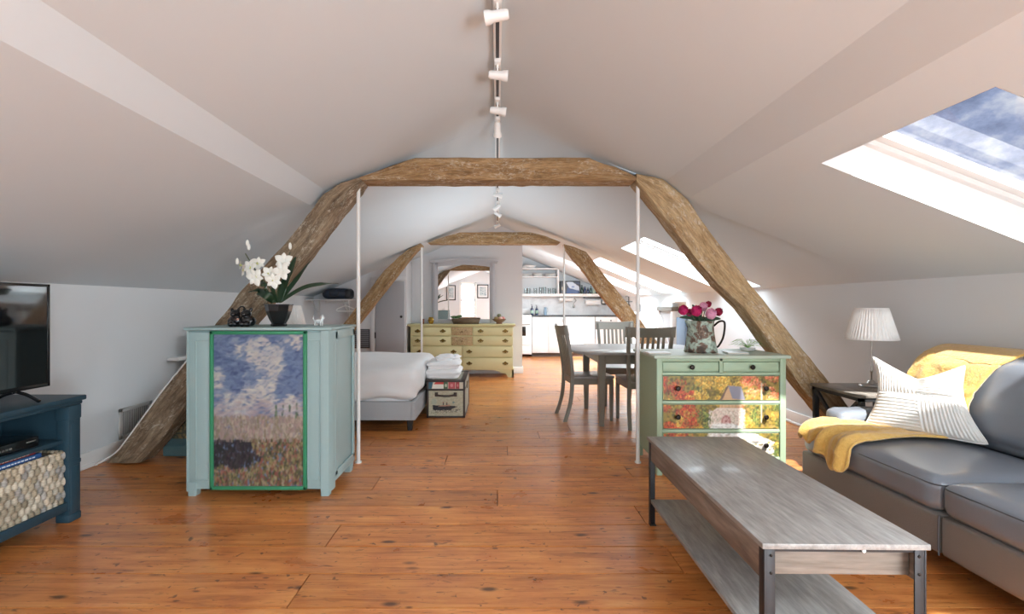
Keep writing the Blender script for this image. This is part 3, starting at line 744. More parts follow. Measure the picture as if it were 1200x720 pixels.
# ================================================================== LOW TEAL CHEST, LAMP
M['teal2']=paintmat('dusty_teal_paint',lin(96,128,134),lin(130,158,160))
t=NT('floral_tapestry'); v=t.coord('Object',(1,1,1)); vo=t.new('ShaderNodeTexVoronoi'); t.l.new(v,vo.inputs[0]); vo.inputs['Scale'].default_value=26
c=t.ramp(vo.outputs['Distance'],[(.1,lin(176,150,108)),(.35,lin(120,116,92)),(.55,lin(84,92,84)),(.8,lin(150,132,96))]); t.bump(vo.outputs['Distance'],.3,.01); M['tapestry']=t.out(c,.9,0,.2)
ch=thing('storage_chest','low dusty teal chest with a floral panel, half hidden behind the taller teal cabinet','chest')
hx0,hx1,hy0,hy1,hz=-2.70,-1.74,3.85,4.30,.50
obj('body',MB().box(hx0+.02,hx1-.02,hy0+.02,hy1,.0,hz-.03,bev=.006),M['teal2'],ch)
obj('plinth',MB().box(hx0,hx1,hy0,hy1+.005,0,.09,bev=.012),M['teal2'],ch)
obj('lid',MB().box(hx0-.0,hx1,hy0,hy1+.01,hz-.03,hz,bev=.008),M['teal2'],ch)
obj('floral_panel',MB().box(hx0+.07,hx1-.07,hy0+.008,hy0+.03,.14,hz-.07,bev=.006),M['tapestry'],ch,label='floral tapestry panel')
base(ch,((hx0+hx1)/2,(hy0+hy1)/2,0))
M['shade']=None
t=NT('lamp_shade_fabric'); v=t.coord(); t.b.inputs['Subsurface Weight'].default_value=0.0
M['shade']=t.out(t.mix(t.noise(v,30,3),lin(240,238,234),lin(250,248,246)),.9,0,.2)
def lamp(name,label,c,zb,zt_,rb,rt,sq,basez,stemr=.007,basemat='steel',pleat=40):
    L=thing(name,label,'lamp'); 
    obj('base',MB().lathe([(.072,0),(.075,.004),(.07,.012),(.03,.02),(.022,.035),(.014,.045),(.0,.045)],(c[0],c[1],basez),32),M[basemat],L)
    obj('stem',MB().lathe([(stemr,.03),(stemr,.10),(stemr*1.6,.105),(stemr*1.6,.115),(stemr,.12),(stemr,zt_-basez-.05),(0,zt_-basez-.05)],(c[0],c[1],basez),20),M[basemat],L)
    n=pleat*4
    def f(u,v):
        a=2*PI*u; r=rb+(rt-rb)*v+.003*math.cos(a*pleat); 
        return (c[0]+r*math.cos(a),c[1]+r*math.sin(a),zb+(zt_-zb)*v)
    s_=obj('shade',MB().sheet(n,4,f),M['shade'],L,smooth=60); solid(s_,.002)
    obj('shade_trim',MB().tube([(c[0]+rb*math.cos(2*PI*k/40),c[1]+rb*math.sin(2*PI*k/40),zb) for k in range(40)],.004,6,closed=True).tube([(c[0]+rt*math.cos(2*PI*k/40),c[1]+rt*math.sin(2*PI*k/40),zt_) for k in range(40)],.004,6,closed=True),M['shade'],L)
    obj('bulb',MB().ell((c[0],c[1],(zb+zt_)/2),(.028,.028,.04)),M['white'],L)
    return base(L,(c[0],c[1],basez))
pl_=P(343,370,4.15)
lamp('table_lamp','small white lamp showing between the orchid pot and the glass cat',(pl_.x,4.15),1.055,1.215,.105,.065,0,hz,basemat='white',pleat=24)
# ---- left wall details
M['vent']=plain('vent_metal',lin(200,200,198),.5); M['slot']=plain('vent_dark',lin(70,70,72),.8)
vt=thing('wall_vent','white louvred wall vent near the foot of the left timber brace','vent')
va,vb,vz0,vz1=3.88,4.24,.125,.375
obj('frame',MB().box(XL+.001,XL+.014,va,va+.03,vz0,vz1,bev=.003).box(XL+.001,XL+.014,vb-.03,vb,vz0,vz1,bev=.003).box(XL+.001,XL+.014,va,vb,vz0,vz0+.03,bev=.003).box(XL+.001,XL+.014,va,vb,vz1-.03,vz1,bev=.003),M['vent'],vt)
obj('backing',MB().box(XL+.001,XL+.004,va+.02,vb-.02,vz0+.02,vz1-.02),M['slot'],vt)
lv=MB()
for k in range(18):
    y=va+.035+k*(vb-va-.07)/17; lv.box(XL+.004,XL+.010,y-.003,y+.001,vz0+.03,vz1-.03)
obj('louvre',lv,M['vent'],vt); base(vt,(XL,(va+vb)/2,vz0))
cc=[(-3.03,3.62,.012),(-3.02,3.6,.02)]+[tuple(P(a,b,3.6)) for a,b in ((135,531),(150,513),(172,483),(192,456),(210,434),(224,417))]
o=obj('power_cord',MB().tube(catmull(cc,6),.0055,8),M['white']); tag(o,'white cord running up along the left timber brace','cord'); base(o,cc[0])
q=P(213,414,4.6)
o=obj('wall_ledge',MB().box(XL,XL+.11,4.45,4.85,.70,.73,bev=.004),M['trim']); tag(o,'small white ledge on the left wall beside the timber brace','ledge'); base(o,(XL,4.65,.70))

# ================================================================== TV STAND + TV
M['navy']=paintmat('navy_blue_paint',lin(42,68,82),lin(84,106,118),.35)
M['navy_in']=paintmat('deep_navy_paint',lin(30,50,68),lin(50,74,90),.2)
sx0,sx1,sy0,sy1,sz=-2.86,-2.395,1.40,2.745,.705
st=thing('tv_stand','navy blue open-shelved media console under the television','media console')
obj('top',MB().box(sx0-.01,sx1+.02,sy0-.02,sy1+.02,sz-.028,sz,bev=.006).box(sx0,sx1+.008,sy0-.01,sy1+.008,sz-.05,sz-.028,bev=.008),M['navy'],st)
for (a,b) in ((sx1-.07,sy1-.075),(sx1-.07,sy0),(sx0,sy1-.075),(sx0,sy0),(sx1-.07,(sy0+sy1)/2-.04)):
    pm=MB().box(a,a+.07,b,b+.075,.04,sz-.05,bev=.004)
    pm.box(a-.004,a+.074,b-.004,b+.079,.0,.045,bev=.008).box(a-.003,a+.073,b-.003,b+.078,.32,.345,bev=.005).box(a-.004,a+.074,b-.004,b+.079,sz-.13,sz-.05,bev=.006)
    if a>sx0: pm.box(a+.066,a+.073,b+.012,b+.063,.36,sz-.15,bev=.003).box(a+.066,a+.073,b+.012,b+.063,.06,.31,bev=.003)
    if b>sy1-.08: pm.box(a+.01,a+.06,b+.072,b+.079,.36,sz-.15,bev=.003).box(a+.01,a+.06,b+.072,b+.079,.06,.31,bev=.003)
    obj('post',pm,M['navy'],st)
obj('side_panel',MB().box(sx0+.06,sx1-.06,sy1-.06,sy1-.035,.08,sz-.05),M['navy'],st); obj('side_panel',MB().box(sx0+.06,sx1-.06,sy0+.035,sy0+.06,.08,sz-.05),M['navy'],st)
obj('divider',MB().box(sx0+.04,sx1-.06,(sy0+sy1)/2-.012,(sy0+sy1)/2+.012,.11,sz-.05),M['navy'],st)
obj('back_panel',MB().box(sx0+.005,sx0+.02,sy0+.05,sy1-.05,.08,sz-.05),M['navy_in'],st)
obj('shelf',MB().box(sx0+.03,sx1-.035,sy0+.05,sy1-.06,.445,.468,bev=.003),M['navy'],st)
obj('bottom_shelf',MB().box(sx0+.02,sx1-.01,sy0+.05,sy1-.06,.085,.11,bev=.003).box(sx1-.022,sx1-.006,sy0+.06,sy1-.07,.07,.12,bev=.003),M['navy'],st)
base(st,((sx0+sx1)/2,(sy0+sy1)/2,0))
# basket of woven bumps
t=NT('woven_seagrass'); a=t.new('ShaderNodeAttribute',attribute_name='Col').outputs['Color']; n=t.noise(t.coord('Object',(3,3,14)),14,4)
t.bump(n,.4,.006); M['weave']=t.out(t.mix(.5,a,t.ramp(n,[(.3,BW(.25)),(.7,BW(.75))]),'OVERLAY'),.85,0,.2)
bk=thing('storage_basket','chunky woven grey-beige seagrass basket on the bottom of the tv stand','basket')
bx0,bx1,by0,by1,bz0,bz1=-2.80,-2.425,2.09,2.665,.112,.402
rb=random.Random(4); 
def woven(P0,du,dv,out,nu,nv,m):
    cols={}
    for j in range(nv):
        for i in range(nu+1):
            k=rb.uniform(.75,1.15); cols[(i,j)]=rb.choice([L3(176,164,142),L3(190,182,164),L3(150,140,120),L3(200,190,170),L3(160,158,152)]); cols[(i,j)]=tuple(k*x for x in cols[(i,j)])
    S=7
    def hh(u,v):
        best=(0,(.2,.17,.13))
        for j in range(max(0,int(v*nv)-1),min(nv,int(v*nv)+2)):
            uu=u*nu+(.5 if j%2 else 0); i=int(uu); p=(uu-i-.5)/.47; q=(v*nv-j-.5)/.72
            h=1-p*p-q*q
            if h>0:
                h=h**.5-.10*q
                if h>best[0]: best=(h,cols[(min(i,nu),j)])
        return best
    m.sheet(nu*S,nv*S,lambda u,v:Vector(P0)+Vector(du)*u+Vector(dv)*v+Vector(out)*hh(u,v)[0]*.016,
            lambda u,v:tuple(x*(.45+.55*min(1,hh(u,v)[0]*1.8)) for x in hh(u,v)[1]))  # bump colours darkened towards the gaps: shade put into the colour
m=MB()
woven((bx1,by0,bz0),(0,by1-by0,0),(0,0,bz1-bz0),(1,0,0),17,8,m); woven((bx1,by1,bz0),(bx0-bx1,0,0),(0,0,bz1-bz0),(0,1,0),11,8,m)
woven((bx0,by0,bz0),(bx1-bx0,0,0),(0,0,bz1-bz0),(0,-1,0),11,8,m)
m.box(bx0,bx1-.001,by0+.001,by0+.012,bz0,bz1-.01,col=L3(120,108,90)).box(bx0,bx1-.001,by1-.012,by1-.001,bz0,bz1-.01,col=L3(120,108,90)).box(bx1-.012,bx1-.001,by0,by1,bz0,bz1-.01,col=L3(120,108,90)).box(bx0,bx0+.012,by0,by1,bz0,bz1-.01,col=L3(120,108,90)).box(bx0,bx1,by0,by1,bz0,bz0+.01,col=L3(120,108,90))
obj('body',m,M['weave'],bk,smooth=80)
rimp=[]
for (a,b) in ((bx0,by0),(bx1,by0),(bx1,by1),(bx0,by1)): rimp.append((a,b,bz1))
m=MB()
for a,b in zip(rimp,rimp[1:]+rimp[:1]):
    a,b=Vector(a),Vector(b); n=int((b-a).length/.022)
    for k in range(n): m.ell(a.lerp(b,(k+.5)/n),(.012,.012,.009),8,6,col=rb.choice([L3(176,164,142),L3(150,140,120),L3(200,190,170)]))
obj('rim',m,M['weave'],bk,smooth=80); base(bk,((bx0+bx1)/2,(by0+by1)/2,bz0))
# boxes of games / books in basket
M['blue_book']=plain('blue_cover',lin(52,98,160),.4); M['red_book']=plain('red_cover',lin(150,44,48),.4); M['pages']=plain('page_edges',lin(216,210,196),.8)
M['dkblue']=plain('dark_blue_cover',lin(36,50,84),.45)
def book(x0,x1,y0,y1,z0,z1,mt,label,marks=None):
    b_=thing('book',label,'book','books in the woven basket')
    obj('cover',MB().box(x0,x1,y0,y1,z0,z0+.004,bev=.001).box(x0,x1,y0,y1,z1-.004,z1,bev=.001).box(x1-.005,x1,y0,y1,z0,z1,bev=.001),M[mt],b_)
    obj('pages',MB().box(x0+.004,x1-.006,y0+.004,y1-.004,z0+.004,z1-.004),M['pages'],b_)
    if marks:
        mm=MB(); rr=random.Random(len(label)); y=y0+.03
        while y<y1-.04:
            w_=rr.uniform(.008,.018); mm.box(x1,x1+.0012,y,y+w_,z0+.009,z1-.009); y+=w_+.006
        obj('spine_marks',mm,M[marks],b_)
    return base(b_,((x0+x1)/2,(y0+y1)/2,z0))
book(-2.70,-2.45,2.15,2.60,.375,.402,'dkblue','dark blue book lowest in the woven basket')
book(-2.71,-2.452,2.16,2.57,.403,.427,'blue_book','bright blue book lying in the woven basket, middle of the pile','white')
book(-2.70,-2.46,2.17,2.545,.428,.450 if False else .443,'red_book','red book on top of the pile in the woven basket','pages')
# black set-top boxes on the shelf
bxs=thing('media_player','black disc player with rounded edges and silver marks on the middle shelf','media player')
obj('body',MB().box(-2.74,-2.455,2.12,2.56,.468,.522,bev=.006),M['black'],bxs)
mm=MB()
for k in range(5): mm.box(-2.455,-2.453,2.33+k*.018,2.342+k*.018,.490,.499)
mm.box(-2.455,-2.453,2.49,2.54,.500,.506)
obj('silver_marks',mm,M['steel'],bxs); base(bxs,(-2.6,2.3,.468))
rc=thing('remote_box','smaller black box lying on top of the disc player','remote'); obj('body',MB().box(-2.70,-2.56,2.2,2.46,.5225,.542,bev=.006),M['blackm'],rc)
obj('buttons',MB().box(-2.69,-2.60,2.40,2.43,.542,.544).box(-2.69,-2.60,2.34,2.37,.542,.544),M['steel'],rc); base(rc,(-2.64,2.33,.5225))
# television
tv=thing('television','black flat television standing on the navy media console','television')
ty0,ty1,tz0,tz1,tx=1.74,2.70,.765,1.338,-2.53
m=MB()
obj('casing',MB().box(tx-.045,tx-.004,ty0,ty1,tz0,tz1,bev=.008).box(tx-.07,tx-.04,ty0+.15,ty1-.15,tz0+.05,tz0+.35,bev=.015),M['black'],tv)
w=.014
obj('bezel',MB().box(tx-.008,tx+.003,ty0,ty0+w,tz0,tz1,bev=.002).box(tx-.008,tx+.003,ty1-w,ty1,tz0,tz1,bev=.002).box(tx-.008,tx+.003,ty0,ty1,tz1-w,tz1,bev=.002).box(tx-.008,tx+.003,ty0,ty1,tz0,tz0+.022,bev=.002),M['black'],tv)
obj('screen',MB().box(tx-.006,tx-.001,ty0+w,ty1-w,tz0+.022,tz1-w),M['screen'],tv,smooth=None)
for y in (ty0+.14,ty1-.17):
    f_=MB().tube([(tx-.02,y,tz0+.02),(tx-.02,y,tz0-.01)],.016,10)
    for s_ in (-1,1): f_.tube(catmull([(tx-.02,y,tz0-.004),(tx-.02+s_*.06,y,tz0-.02),(tx-.02+s_*.125,y+.0,sz+.006)],5),.009,8)
    obj('foot',f_,M['black'],tv)
base(tv,(tx,(ty0+ty1)/2,sz))
# ================================================================== BED
M['linen']=plain('white_linen',lin(222,221,220),.9,var=.02,scale=8,bump=.15,bscale=14,sheen=.2)
M['bedgrey']=plain('grey_bed_upholstery',lin(160,162,164),.9,var=.04,scale=60,bump=.2,bscale=200)
M['darkleg']=plain('dark_leg',lin(30,28,28),.5)
bed=thing('bed','low grey upholstered bed made up with a plain white duvet','bed')
bx0,bx1,by0,by1=-2.86,-.795,4.62,6.22
obj('rail',MB().box(bx0,bx1-.03,by0,by0+.05,.105,.285,bev=.008),M['bedgrey'],bed); obj('rail',MB().box(bx0,bx1-.03,by1-.05,by1,.105,.285,bev=.008),M['bedgrey'],bed)
obj('foot_rail',MB().box(bx1-.05,bx1,by0,by1,.105,.285,bev=.008),M['bedgrey'],bed)
obj('headboard',MB().box(bx0-.07,bx0,by0,by1,.1,.95,bev=.02),M['bedgrey'],bed)
obj('slat_base',MB().box(bx0,bx1-.06,by0+.05,by1-.05,.2,.235),M['darkleg'],bed)
for a in (bx0+.06,bx1-.06):
    for b in (by0+.055,by1-.055): obj('leg',MB().loft([(a,b,0,.022,.022),(a,b,.11,.03,.03)]),M['darkleg'],bed)
obj('mattress',MB().rbox(((bx0+bx1)/2-.01,(by0+by1)/2,.40),((bx1-bx0)/2-.05,(by1-by0)/2-.05,.165),.06,8),M['linen'],bed,80)
def dv(p,q):
    # hangs over the foot and near side, soft folds near the corners
    n=noise.noise(Vector((q.x*3,q.y*3,q.z*1.5)))*.016+noise.noise(Vector((q.x*8,q.y*7,q.z*3+4)))*.006
    p=p+Vector((q.x*abs(q.x),q.y*abs(q.y),q.z)).normalized()*n
    low=max(0,-q.z)
    if q.x>.8: p.x+= -.01+.022*low*math.sin(q.y*14)
    if q.y<-.8: p.y-= .014*low*math.sin(q.x*17+1)+.01*low
    if q.z<-.2: p.z+=.018*math.sin(q.x*9+q.y*5)*low
    return p
obj('duvet',MB().rbox(((bx0+bx1)/2+.03,(by0+by1)/2-.005,.455),((bx1-bx0)/2-.02,(by1-by0)/2+.008,.165),.105,22,(0.0,0.0,.015),dv),M['linen'],bed,80)
pil=bed
base(bed,((bx0+bx1)/2,(by0+by1)/2,0))
# ================================================================== TRUNK with printed liner
W,H=150,130; rnd=random.Random(8)
cv=Canvas(W,H,L3(176,170,146))
for i in range(700): cv.ell(rnd.uniform(0,W),rnd.uniform(0,H),rnd.uniform(2,7),rnd.uniform(1,4),jit(rnd,rnd.choice([L3(172,166,140),L3(188,184,164),L3(156,156,136),L3(196,188,160)]),.06),.5,rnd.uniform(-.3,.3))
cv.poly([(18,76),(112,80),(126,84),(100,96),(98,102),(20,104)],L3(30,26,30)); cv.poly([(40,84),(56,76),(92,74),(98,80)],L3(170,130,110))
for x in (62,78): cv.poly([(x,76),(x,64),(x+4,64),(x+4,76)],L3(40,34,36)); 
for x in (60,76): cv.poly([(x+2,64),(x+2,61),(x+6,61),(x+6,64)],L3(150,70,60))
for i in range(260):
    x=rnd.uniform(10,140);y=103+rnd.uniform(-2,14)-(x-20)*.05; cv.ell(x,y,rnd.uniform(1.5,4),rnd.uniform(.8,1.6),rnd.choice([L3(60,60,56),L3(210,206,190),L3(84,88,84),L3(120,116,100)]),.7,-.25)
cv.ell(108,62,6,6,L3(72,120,130),.7); cv.ell(24,58,14,20,L3(150,176,166),.4)
TR=cv
W,H=150,26; cv=Canvas(W,H,L3(206,196,176))
cv.poly([(0,0),(20,0),(14,26),(0,26)],L3(40,90,110)); cv.poly([(30,0),(68,0),(68,9),(24,9)],L3(190,64,58)); cv.poly([(22,9),(64,9),(64,26),(16,26)],L3(222,218,206))
cv.poly([(66,0),(84,0),(84,26),(66,26)],L3(60,86,60)); cv.poly([(86,0),(116,0),(116,26),(86,26)],L3(176,76,80)); cv.poly([(118,0),(134,0),(134,26),(118,26)],L3(150,50,56)); cv.ell(75,13,6,8,L3(190,196,170),.8); cv.ell(100,13,7,8,L3(210,140,140),.8); cv.ell(126,13,5,7,L3(206,120,120),.8)
TL=cv
M['strap']=plain('dark_brown_leather',lin(58,44,38),.5,var=.2)
M['trunk']=plain('trunk_side_canvas',lin(150,146,130),.7,var=.15,scale=9)
tk=thing('steamer_chest','small trunk printed with a black steamship, at the foot of the bed','trunk')
kx0,kx1,ky0,ky1,kz=-.768,-.352,5.18,5.92,.405
obj('body',MB().box(kx0+.006,kx1-.006,ky0+.006,ky1-.006,.0,kz-.10,bev=.004),M['trunk'],tk)
obj('ship_print',picture(TR,kx0+.02,kx1-.02,.02,kz-.105,ky0+.004,150,100),M['mural'],tk,None,label='printed ocean liner')
lid=obj('lid',MB().box(kx0+.004,kx1-.004,ky0+.004,ky1-.004,kz-.098,kz-.002,bev=.004),M['trunk'],tk)
obj('stamp_print',picture(TL,kx0+.02,kx1-.02,kz-.09,kz-.02,ky0+.002,150,26),M['mural'],lid,None,label='red, green and cream travel stamps')
e=MB()
for a in (kx0,kx1-.022):
    for b in (ky0,ky1-.022): e.box(a,a+.022,b,b+.022,0,kz,bev=.003)
for z in (0,kz-.112,kz-.02):
    e.box(kx0,kx1,ky0,ky0+.012,z,z+.02,bev=.002).box(kx0,kx1,ky1-.012,ky1,z,z+.02,bev=.002).box(kx0,kx0+.012,ky0,ky1,z,z+.02,bev=.002).box(kx1-.012,kx1,ky0,ky1,z,z+.02,bev=.002)
e.box(kx0,kx1,ky0+.02,ky0+.05,kz-.006,kz+.003,bev=.001).box(kx0,kx1,ky1-.05,ky1-.02,kz-.006,kz+.003,bev=.001).box(kx1-.05,kx1,ky0,ky1,kz-.006,kz+.003,bev=.001).box(kx0,kx0+.05,ky0,ky1,kz-.006,kz+.003,bev=.001)
obj('edging',e,M['strap'],tk)
hm=(kx0+kx1)/2
obj('handle',MB().tube(catmull([(hm-.10,ky0-.002,kz-.15),(hm-.08,ky0-.02,kz-.16),(hm,ky0-.028,kz-.165),(hm+.08,ky0-.02,kz-.16),(hm+.10,ky0-.002,kz-.15)],6),.011,8).box(hm-.12,hm-.085,ky0-.004,ky0+.006,kz-.175,kz-.13,bev=.003).box(hm+.085,hm+.12,ky0-.004,ky0+.006,kz-.175,kz-.13,bev=.003),M['strap'],tk)
obj('latch',MB().box(kx1-.001,kx1+.006,5.5,5.56,kz-.14,kz-.06,bev=.002),M['brass'],tk)
base(tk,(hm,5.55,0))
M['towel']=plain('white_terry',lin(240,240,240),.95,var=.02,bump=.6,bscale=220,sheen=.3)
def towel(c,h,label,amp=.008,fold=True,rz=0):
    def fn(p,q):
        p=p+Vector((0,0,noise.noise(Vector((p.x*14,p.y*10,c[2]*30)))*amp)); 
        if fold and abs(q.y)>.6: p.z+= -.0
        s=math.sin((p.z/h[2])*PI*1.5)*.010*(1 if abs(q.x)>.7 or abs(q.y)>.7 else 0); p.x+=s*q.x; p.y+=s*q.y
        return p
    o=obj('folded_towel',MB().rbox(c,h,h[2]*.95,12,(.008,.008,.012),fn,rot=Matrix.Rotation(rz,3,'Z')),M['towel'],None,80); tag(o,label,'towel','white towels on the trunk'); return base(o,(c[0],c[1],c[2]-h[2]))
cx_=(520-CX)*5.45/FPX
towel((cx_,5.5,.462),(.192,.25,.055),'wide white folded bath towel at the bottom of the stack on the trunk')
towel((cx_+.005,5.5,.552),(.18,.235,.04),'white folded towel in the middle of the stack on the trunk',rz=.04)
towel((cx_+.02,5.47,.622),(.095,.12,.032),'small thick white rolled towel on top of the stack',rz=-.08)
o=towel((cx_+.125,5.52,.615),(.045,.12,.026),'narrow white washcloth roll beside the topmost towel',rz=-.1)

# ================================================================== YELLOW DRESSER
M['yellow']=paintmat('butter_yellow_paint',lin(206,199,150),lin(222,216,176),.2)
M['yell2']=paintmat('butter_yellow_drawer',lin(212,206,158),lin(222,216,176),.2)
yd=thing('yellow_dresser','long pale yellow chest of drawers with brass pulls against the grey partition wall','dresser')
dx0,dx1,dy0,dy1,dz=-1.49,.275,8.06,8.52,.90
obj('carcass',MB().box(dx0+.02,dx1-.02,dy0+.022,dy1,.15,dz-.03,bev=.004).box(dx0+.02,dx0+.055,dy0+.004,dy0+.03,.12,dz-.03,bev=.008).box(dx1-.055,dx1-.02,dy0+.004,dy0+.03,.12,dz-.03,bev=.008),M['yellow'],yd)
obj('top',MB().box(dx0-.03,dx1+.03,dy0-.025,dy1+.0,dz-.028,dz,bev=.008).box(dx0-.005,dx1+.005,dy0-.01,dy1,dz-.045,dz-.028,bev=.006),M['yellow'],yd)
ap=MB().box(dx0+.0,dx1-.0,dy0,dy1-.01,.125,.155,bev=.008)
# scalloped apron and ogee bracket feet
def foot(xa,s):
    pts=[(xa,0),(xa+s*.10,0),(xa+s*.105,.03),(xa+s*.13,.06),(xa+s*.20,.075),(xa+s*.25,.10),(xa+s*.34,.128),(xa,.128)]
    if s<0: pts=pts[::-1]
    return MB().prism(pts,dy0+.0,dy0+.03,'y').prism([(xa,0),(xa+s*.03,0),(xa+s*.03,.128),(xa,.128)] if s>0 else [(xa-.03,0),(xa,0),(xa,.128),(xa-.03,.128)],dy0,dy0+.11,'y')
obj('base_moulding',ap,M['yellow'],yd)
for xa,s_ in ((dx0+.0,1),(dx1-.0,-1)):
    obj('foot',foot(xa,s_),M['yellow'],yd)
    obj('foot',MB().box(min(xa,xa+s_*.08),max(xa,xa+s_*.08),dy1-.09,dy1-.01,0,.125,bev=.01),M['yellow'],yd)
t=NT('floral_drawer_paper'); v=t.coord('Object',(1,1,1)); vo=t.new('ShaderNodeTexVoronoi'); t.l.new(v,vo.inputs[0]); vo.inputs['Scale'].default_value=32
c=t.ramp(t.noise(v,45,3,.6,1.2),[(.35,lin(104,80,56)),(.47,lin(196,180,130)),(.55,lin(150,110,80)),(.65,lin(212,200,160))]); M['floral']=t.out(c,.6)
def pull(cx,cz_,y,parent):
    s=.036
    pts=[(-1.5,0),(-1.15,.35),(-.75,.35),(-.45,.75),(0,.95),(.45,.75),(.75,.35),(1.15,.35),(1.5,0),(1.05,-.3),(.5,-.35),(0,-.75),(-.5,-.35),(-1.05,-.3)]
    h=MB().prism([(cx+a*s,cz_+b*s) for a,b in pts],y-.004,y,'y')
    h.tube(catmull([(cx-.036,y-.006,cz_+.002),(cx-.034,y-.018,cz_-.016),(cx,y-.022,cz_-.024),(cx+.034,y-.018,cz_-.016),(cx+.036,y-.006,cz_+.002)],5),.0038,8)
    for q in (-1,1): h.ell((cx+q*.036,y-.008,cz_+.002),(.007,.007,.007),8,6)
    return obj('handle',h,M['brass'],parent)
rows=[(.765,.845),(.650,.742),(.495,.622),(.330 if False else .345,.472)]
rows=[(.755,.850),(.640,.738),(.455,.618),(.185,.435)]
rows=[(.752,.848),(.632,.738),(.462,.616),(.262,.446) ]
rows=[(.745,.850),(.605,.730),(.405,.590),(.175,.390)]
def ypx(y): return 1.22-(280+y/4.233-358)*8.05/560
rows=[(ypx(479),ypx(440)),(ypx(529),ypx(486)),(ypx(587),ypx(536)),(ypx(648),ypx(592))]
def xpx(x): return (470+x/4.233-583)*8.05/560
def drawer(xa,xb,za,zb,mt,pulls):
    d_=obj('drawer',MB().box(xa,xb,dy0-.006,dy0+.30,za,zb,bev=.006),M[mt],yd)
    for px_ in pulls: pull(px_,(za+zb)/2+.004,dy0-.006,d_)
    return d_
for r_ in (0,1):
    za,zb=rows[r_]
    drawer(xpx(52),xpx(246),za,zb,'yell2',[xpx(82),xpx(207)])
    d_=obj('drawer',MB().box(xpx(250),xpx(354),dy0-.006,dy0+.3,za,zb,bev=.006),M['floral'],yd,label='small drawer papered with flowers'); obj('knob',MB().ell((xpx(302),dy0-.018,(za+zb)/2),(.011,.013,.011),12,8),M['brass'],d_)
    drawer(xpx(358),xpx(555),za,zb,'yell2',[xpx(394),xpx(517)])
for r_ in (2,3):
    za,zb=rows[r_]
    drawer(xpx(52),xpx(301),za,zb,'yell2',[xpx(92),xpx(260)]); drawer(xpx(305),xpx(555),za,zb,'yell2',[xpx(338),xpx(517)])
base(yd,((dx0+dx1)/2,(dy0+dy1)/2,0))
# mirror on it, turned very slightly
M['mirror']=NT('mirror_glass').out(BW(.93),.0,1.0)
M['mframe']=plain('grey_mirror_frame',lin(178,178,182),.55,var=.03)
mi=thing('dresser_mirror','wide grey framed mirror with an arched crest standing on the yellow dresser','mirror')
mw,gw=.55,.455; z0,z1=dz,2.045   # local x centred
def arch(u,z,rise): return z+rise*(1-u*u)
f=MB()
def archstrip(xa,xb,zl,zu,y0,y1,n=24):
    up=[(xa+(xb-xa)*i/n,zu((xa+(xb-xa)*i/n))) for i in range(n+1)]; lo=[(x,zl(x)) for x,_ in up]
    f.prism(lo+up[::-1],y0,y1,'y')
archstrip(-mw+.05,mw-.05,lambda x:1.90+.035*(1-(x/gw)**2) if abs(x)<gw else 1.90,lambda x:1.985+.035*(1-(x/mw)**2),-.02,.02)
archstrip(-mw-.035,mw+.035,lambda x:1.965+.035*(1-(x/mw)**2),lambda x:1.99+.035*(1-(x/mw)**2),-.045,.02)
archstrip(-mw-.05,mw+.05,lambda x:1.99+.035*(1-(x/mw)**2),lambda x:2.01+.035*(1-(x/mw)**2),-.06,.02)
for s_ in (-1,1):
    f.box(min(s_*gw,s_*mw),max(s_*gw,s_*mw),-.02,.02,z0,1.99,bev=.004); f.box(min(s_*(gw+.03),s_*(mw-.02)),max(s_*(gw+.03),s_*(mw-.02)),-.027,-.015,z0+.08,1.93,bev=.003)
f.box(-gw,gw,-.02,.02,z0,z0+.075,bev=.004)
fo=obj('frame',f,M['mframe'],mi)
g=MB(); g.prism([(-gw,z0+.07),(gw,z0+.07)]+[(gw-2*gw*i/20,1.905+.035*(1-(1-2*i/20)**2)) for i in range(21)],-.004,.004,'y'); obj('glass',g,M['mirror'],mi,smooth=None)
obj('back_board',MB().box(-mw+.01,mw-.01,.006,.016,z0+.02,1.97),M['mframe'],mi)
base(mi,(0,0,dz)); mi.location=((543.5-583)*8.44/560,8.44,dz); mi.rotation_euler=(0,0,R(1.65))
# things on the dresser
M['wicker']=plain('brown_wicker',lin(112,92,72),.8,var=.35,scale=90,bump=.8,bscale=160)
ty=thing('tray','long shallow brown wicker tray before the mirror','tray')
a0,a1=P(530,380,8.22).x,P(562.5,380,8.22).x
for nm,sx_,sz_ in (('base',0,0),):
    obj('base',MB().box(a0+.03,a1-.03,8.15,8.30,dz,dz+.008),M['wicker'],ty)
w_=MB()
for (p0,p1,q0,q1) in (((a0+.03,8.15),(a1-.03,8.15),(a0,8.12),(a1,8.12)),((a1-.03,8.15),(a1-.03,8.30),(a1,8.12),(a1,8.33)),((a1-.03,8.30),(a0+.03,8.30),(a1,8.33),(a0,8.33)),((a0+.03,8.30),(a0+.03,8.15),(a0,8.33),(a0,8.12))):
    w_._add([(p0[0],p0[1],dz),(p1[0],p1[1],dz),(q1[0],q1[1],dz+.085),(q0[0],q0[1],dz+.085)],[(0,1,2,3)])
solid(obj('side',w_,M['wicker'],ty),.008); obj('rim',MB().tube([(a0,8.12,dz+.087),(a1,8.12,dz+.087),(a1,8.33,dz+.087),(a0,8.33,dz+.087)],.007,8,closed=True),M['wicker'],ty)
base(ty,((a0+a1)/2,8.22,dz))
M['leaf_l']=plain('fresh_green_leaf',lin(96,130,84),.5,var=.25,scale=20)
M['gold']=plain('gold_metal',lin(176,140,60),.3,.9,var=.15)
M['brownpot']=plain('brown_metal',lin(120,76,52),.4,.5,var=.2)
pp=P(534,372,8.22); pn=thing('potted_plant','tiny green plant in a white pot inside the wicker tray','potted plant')
obj('pot',MB().lathe([(0,0),(.035,0),(.045,.06),(.045,.085),(.04,.085),(.038,.075),(0,.075)],(pp.x,8.22,dz+.009),20),M['white'],pn)
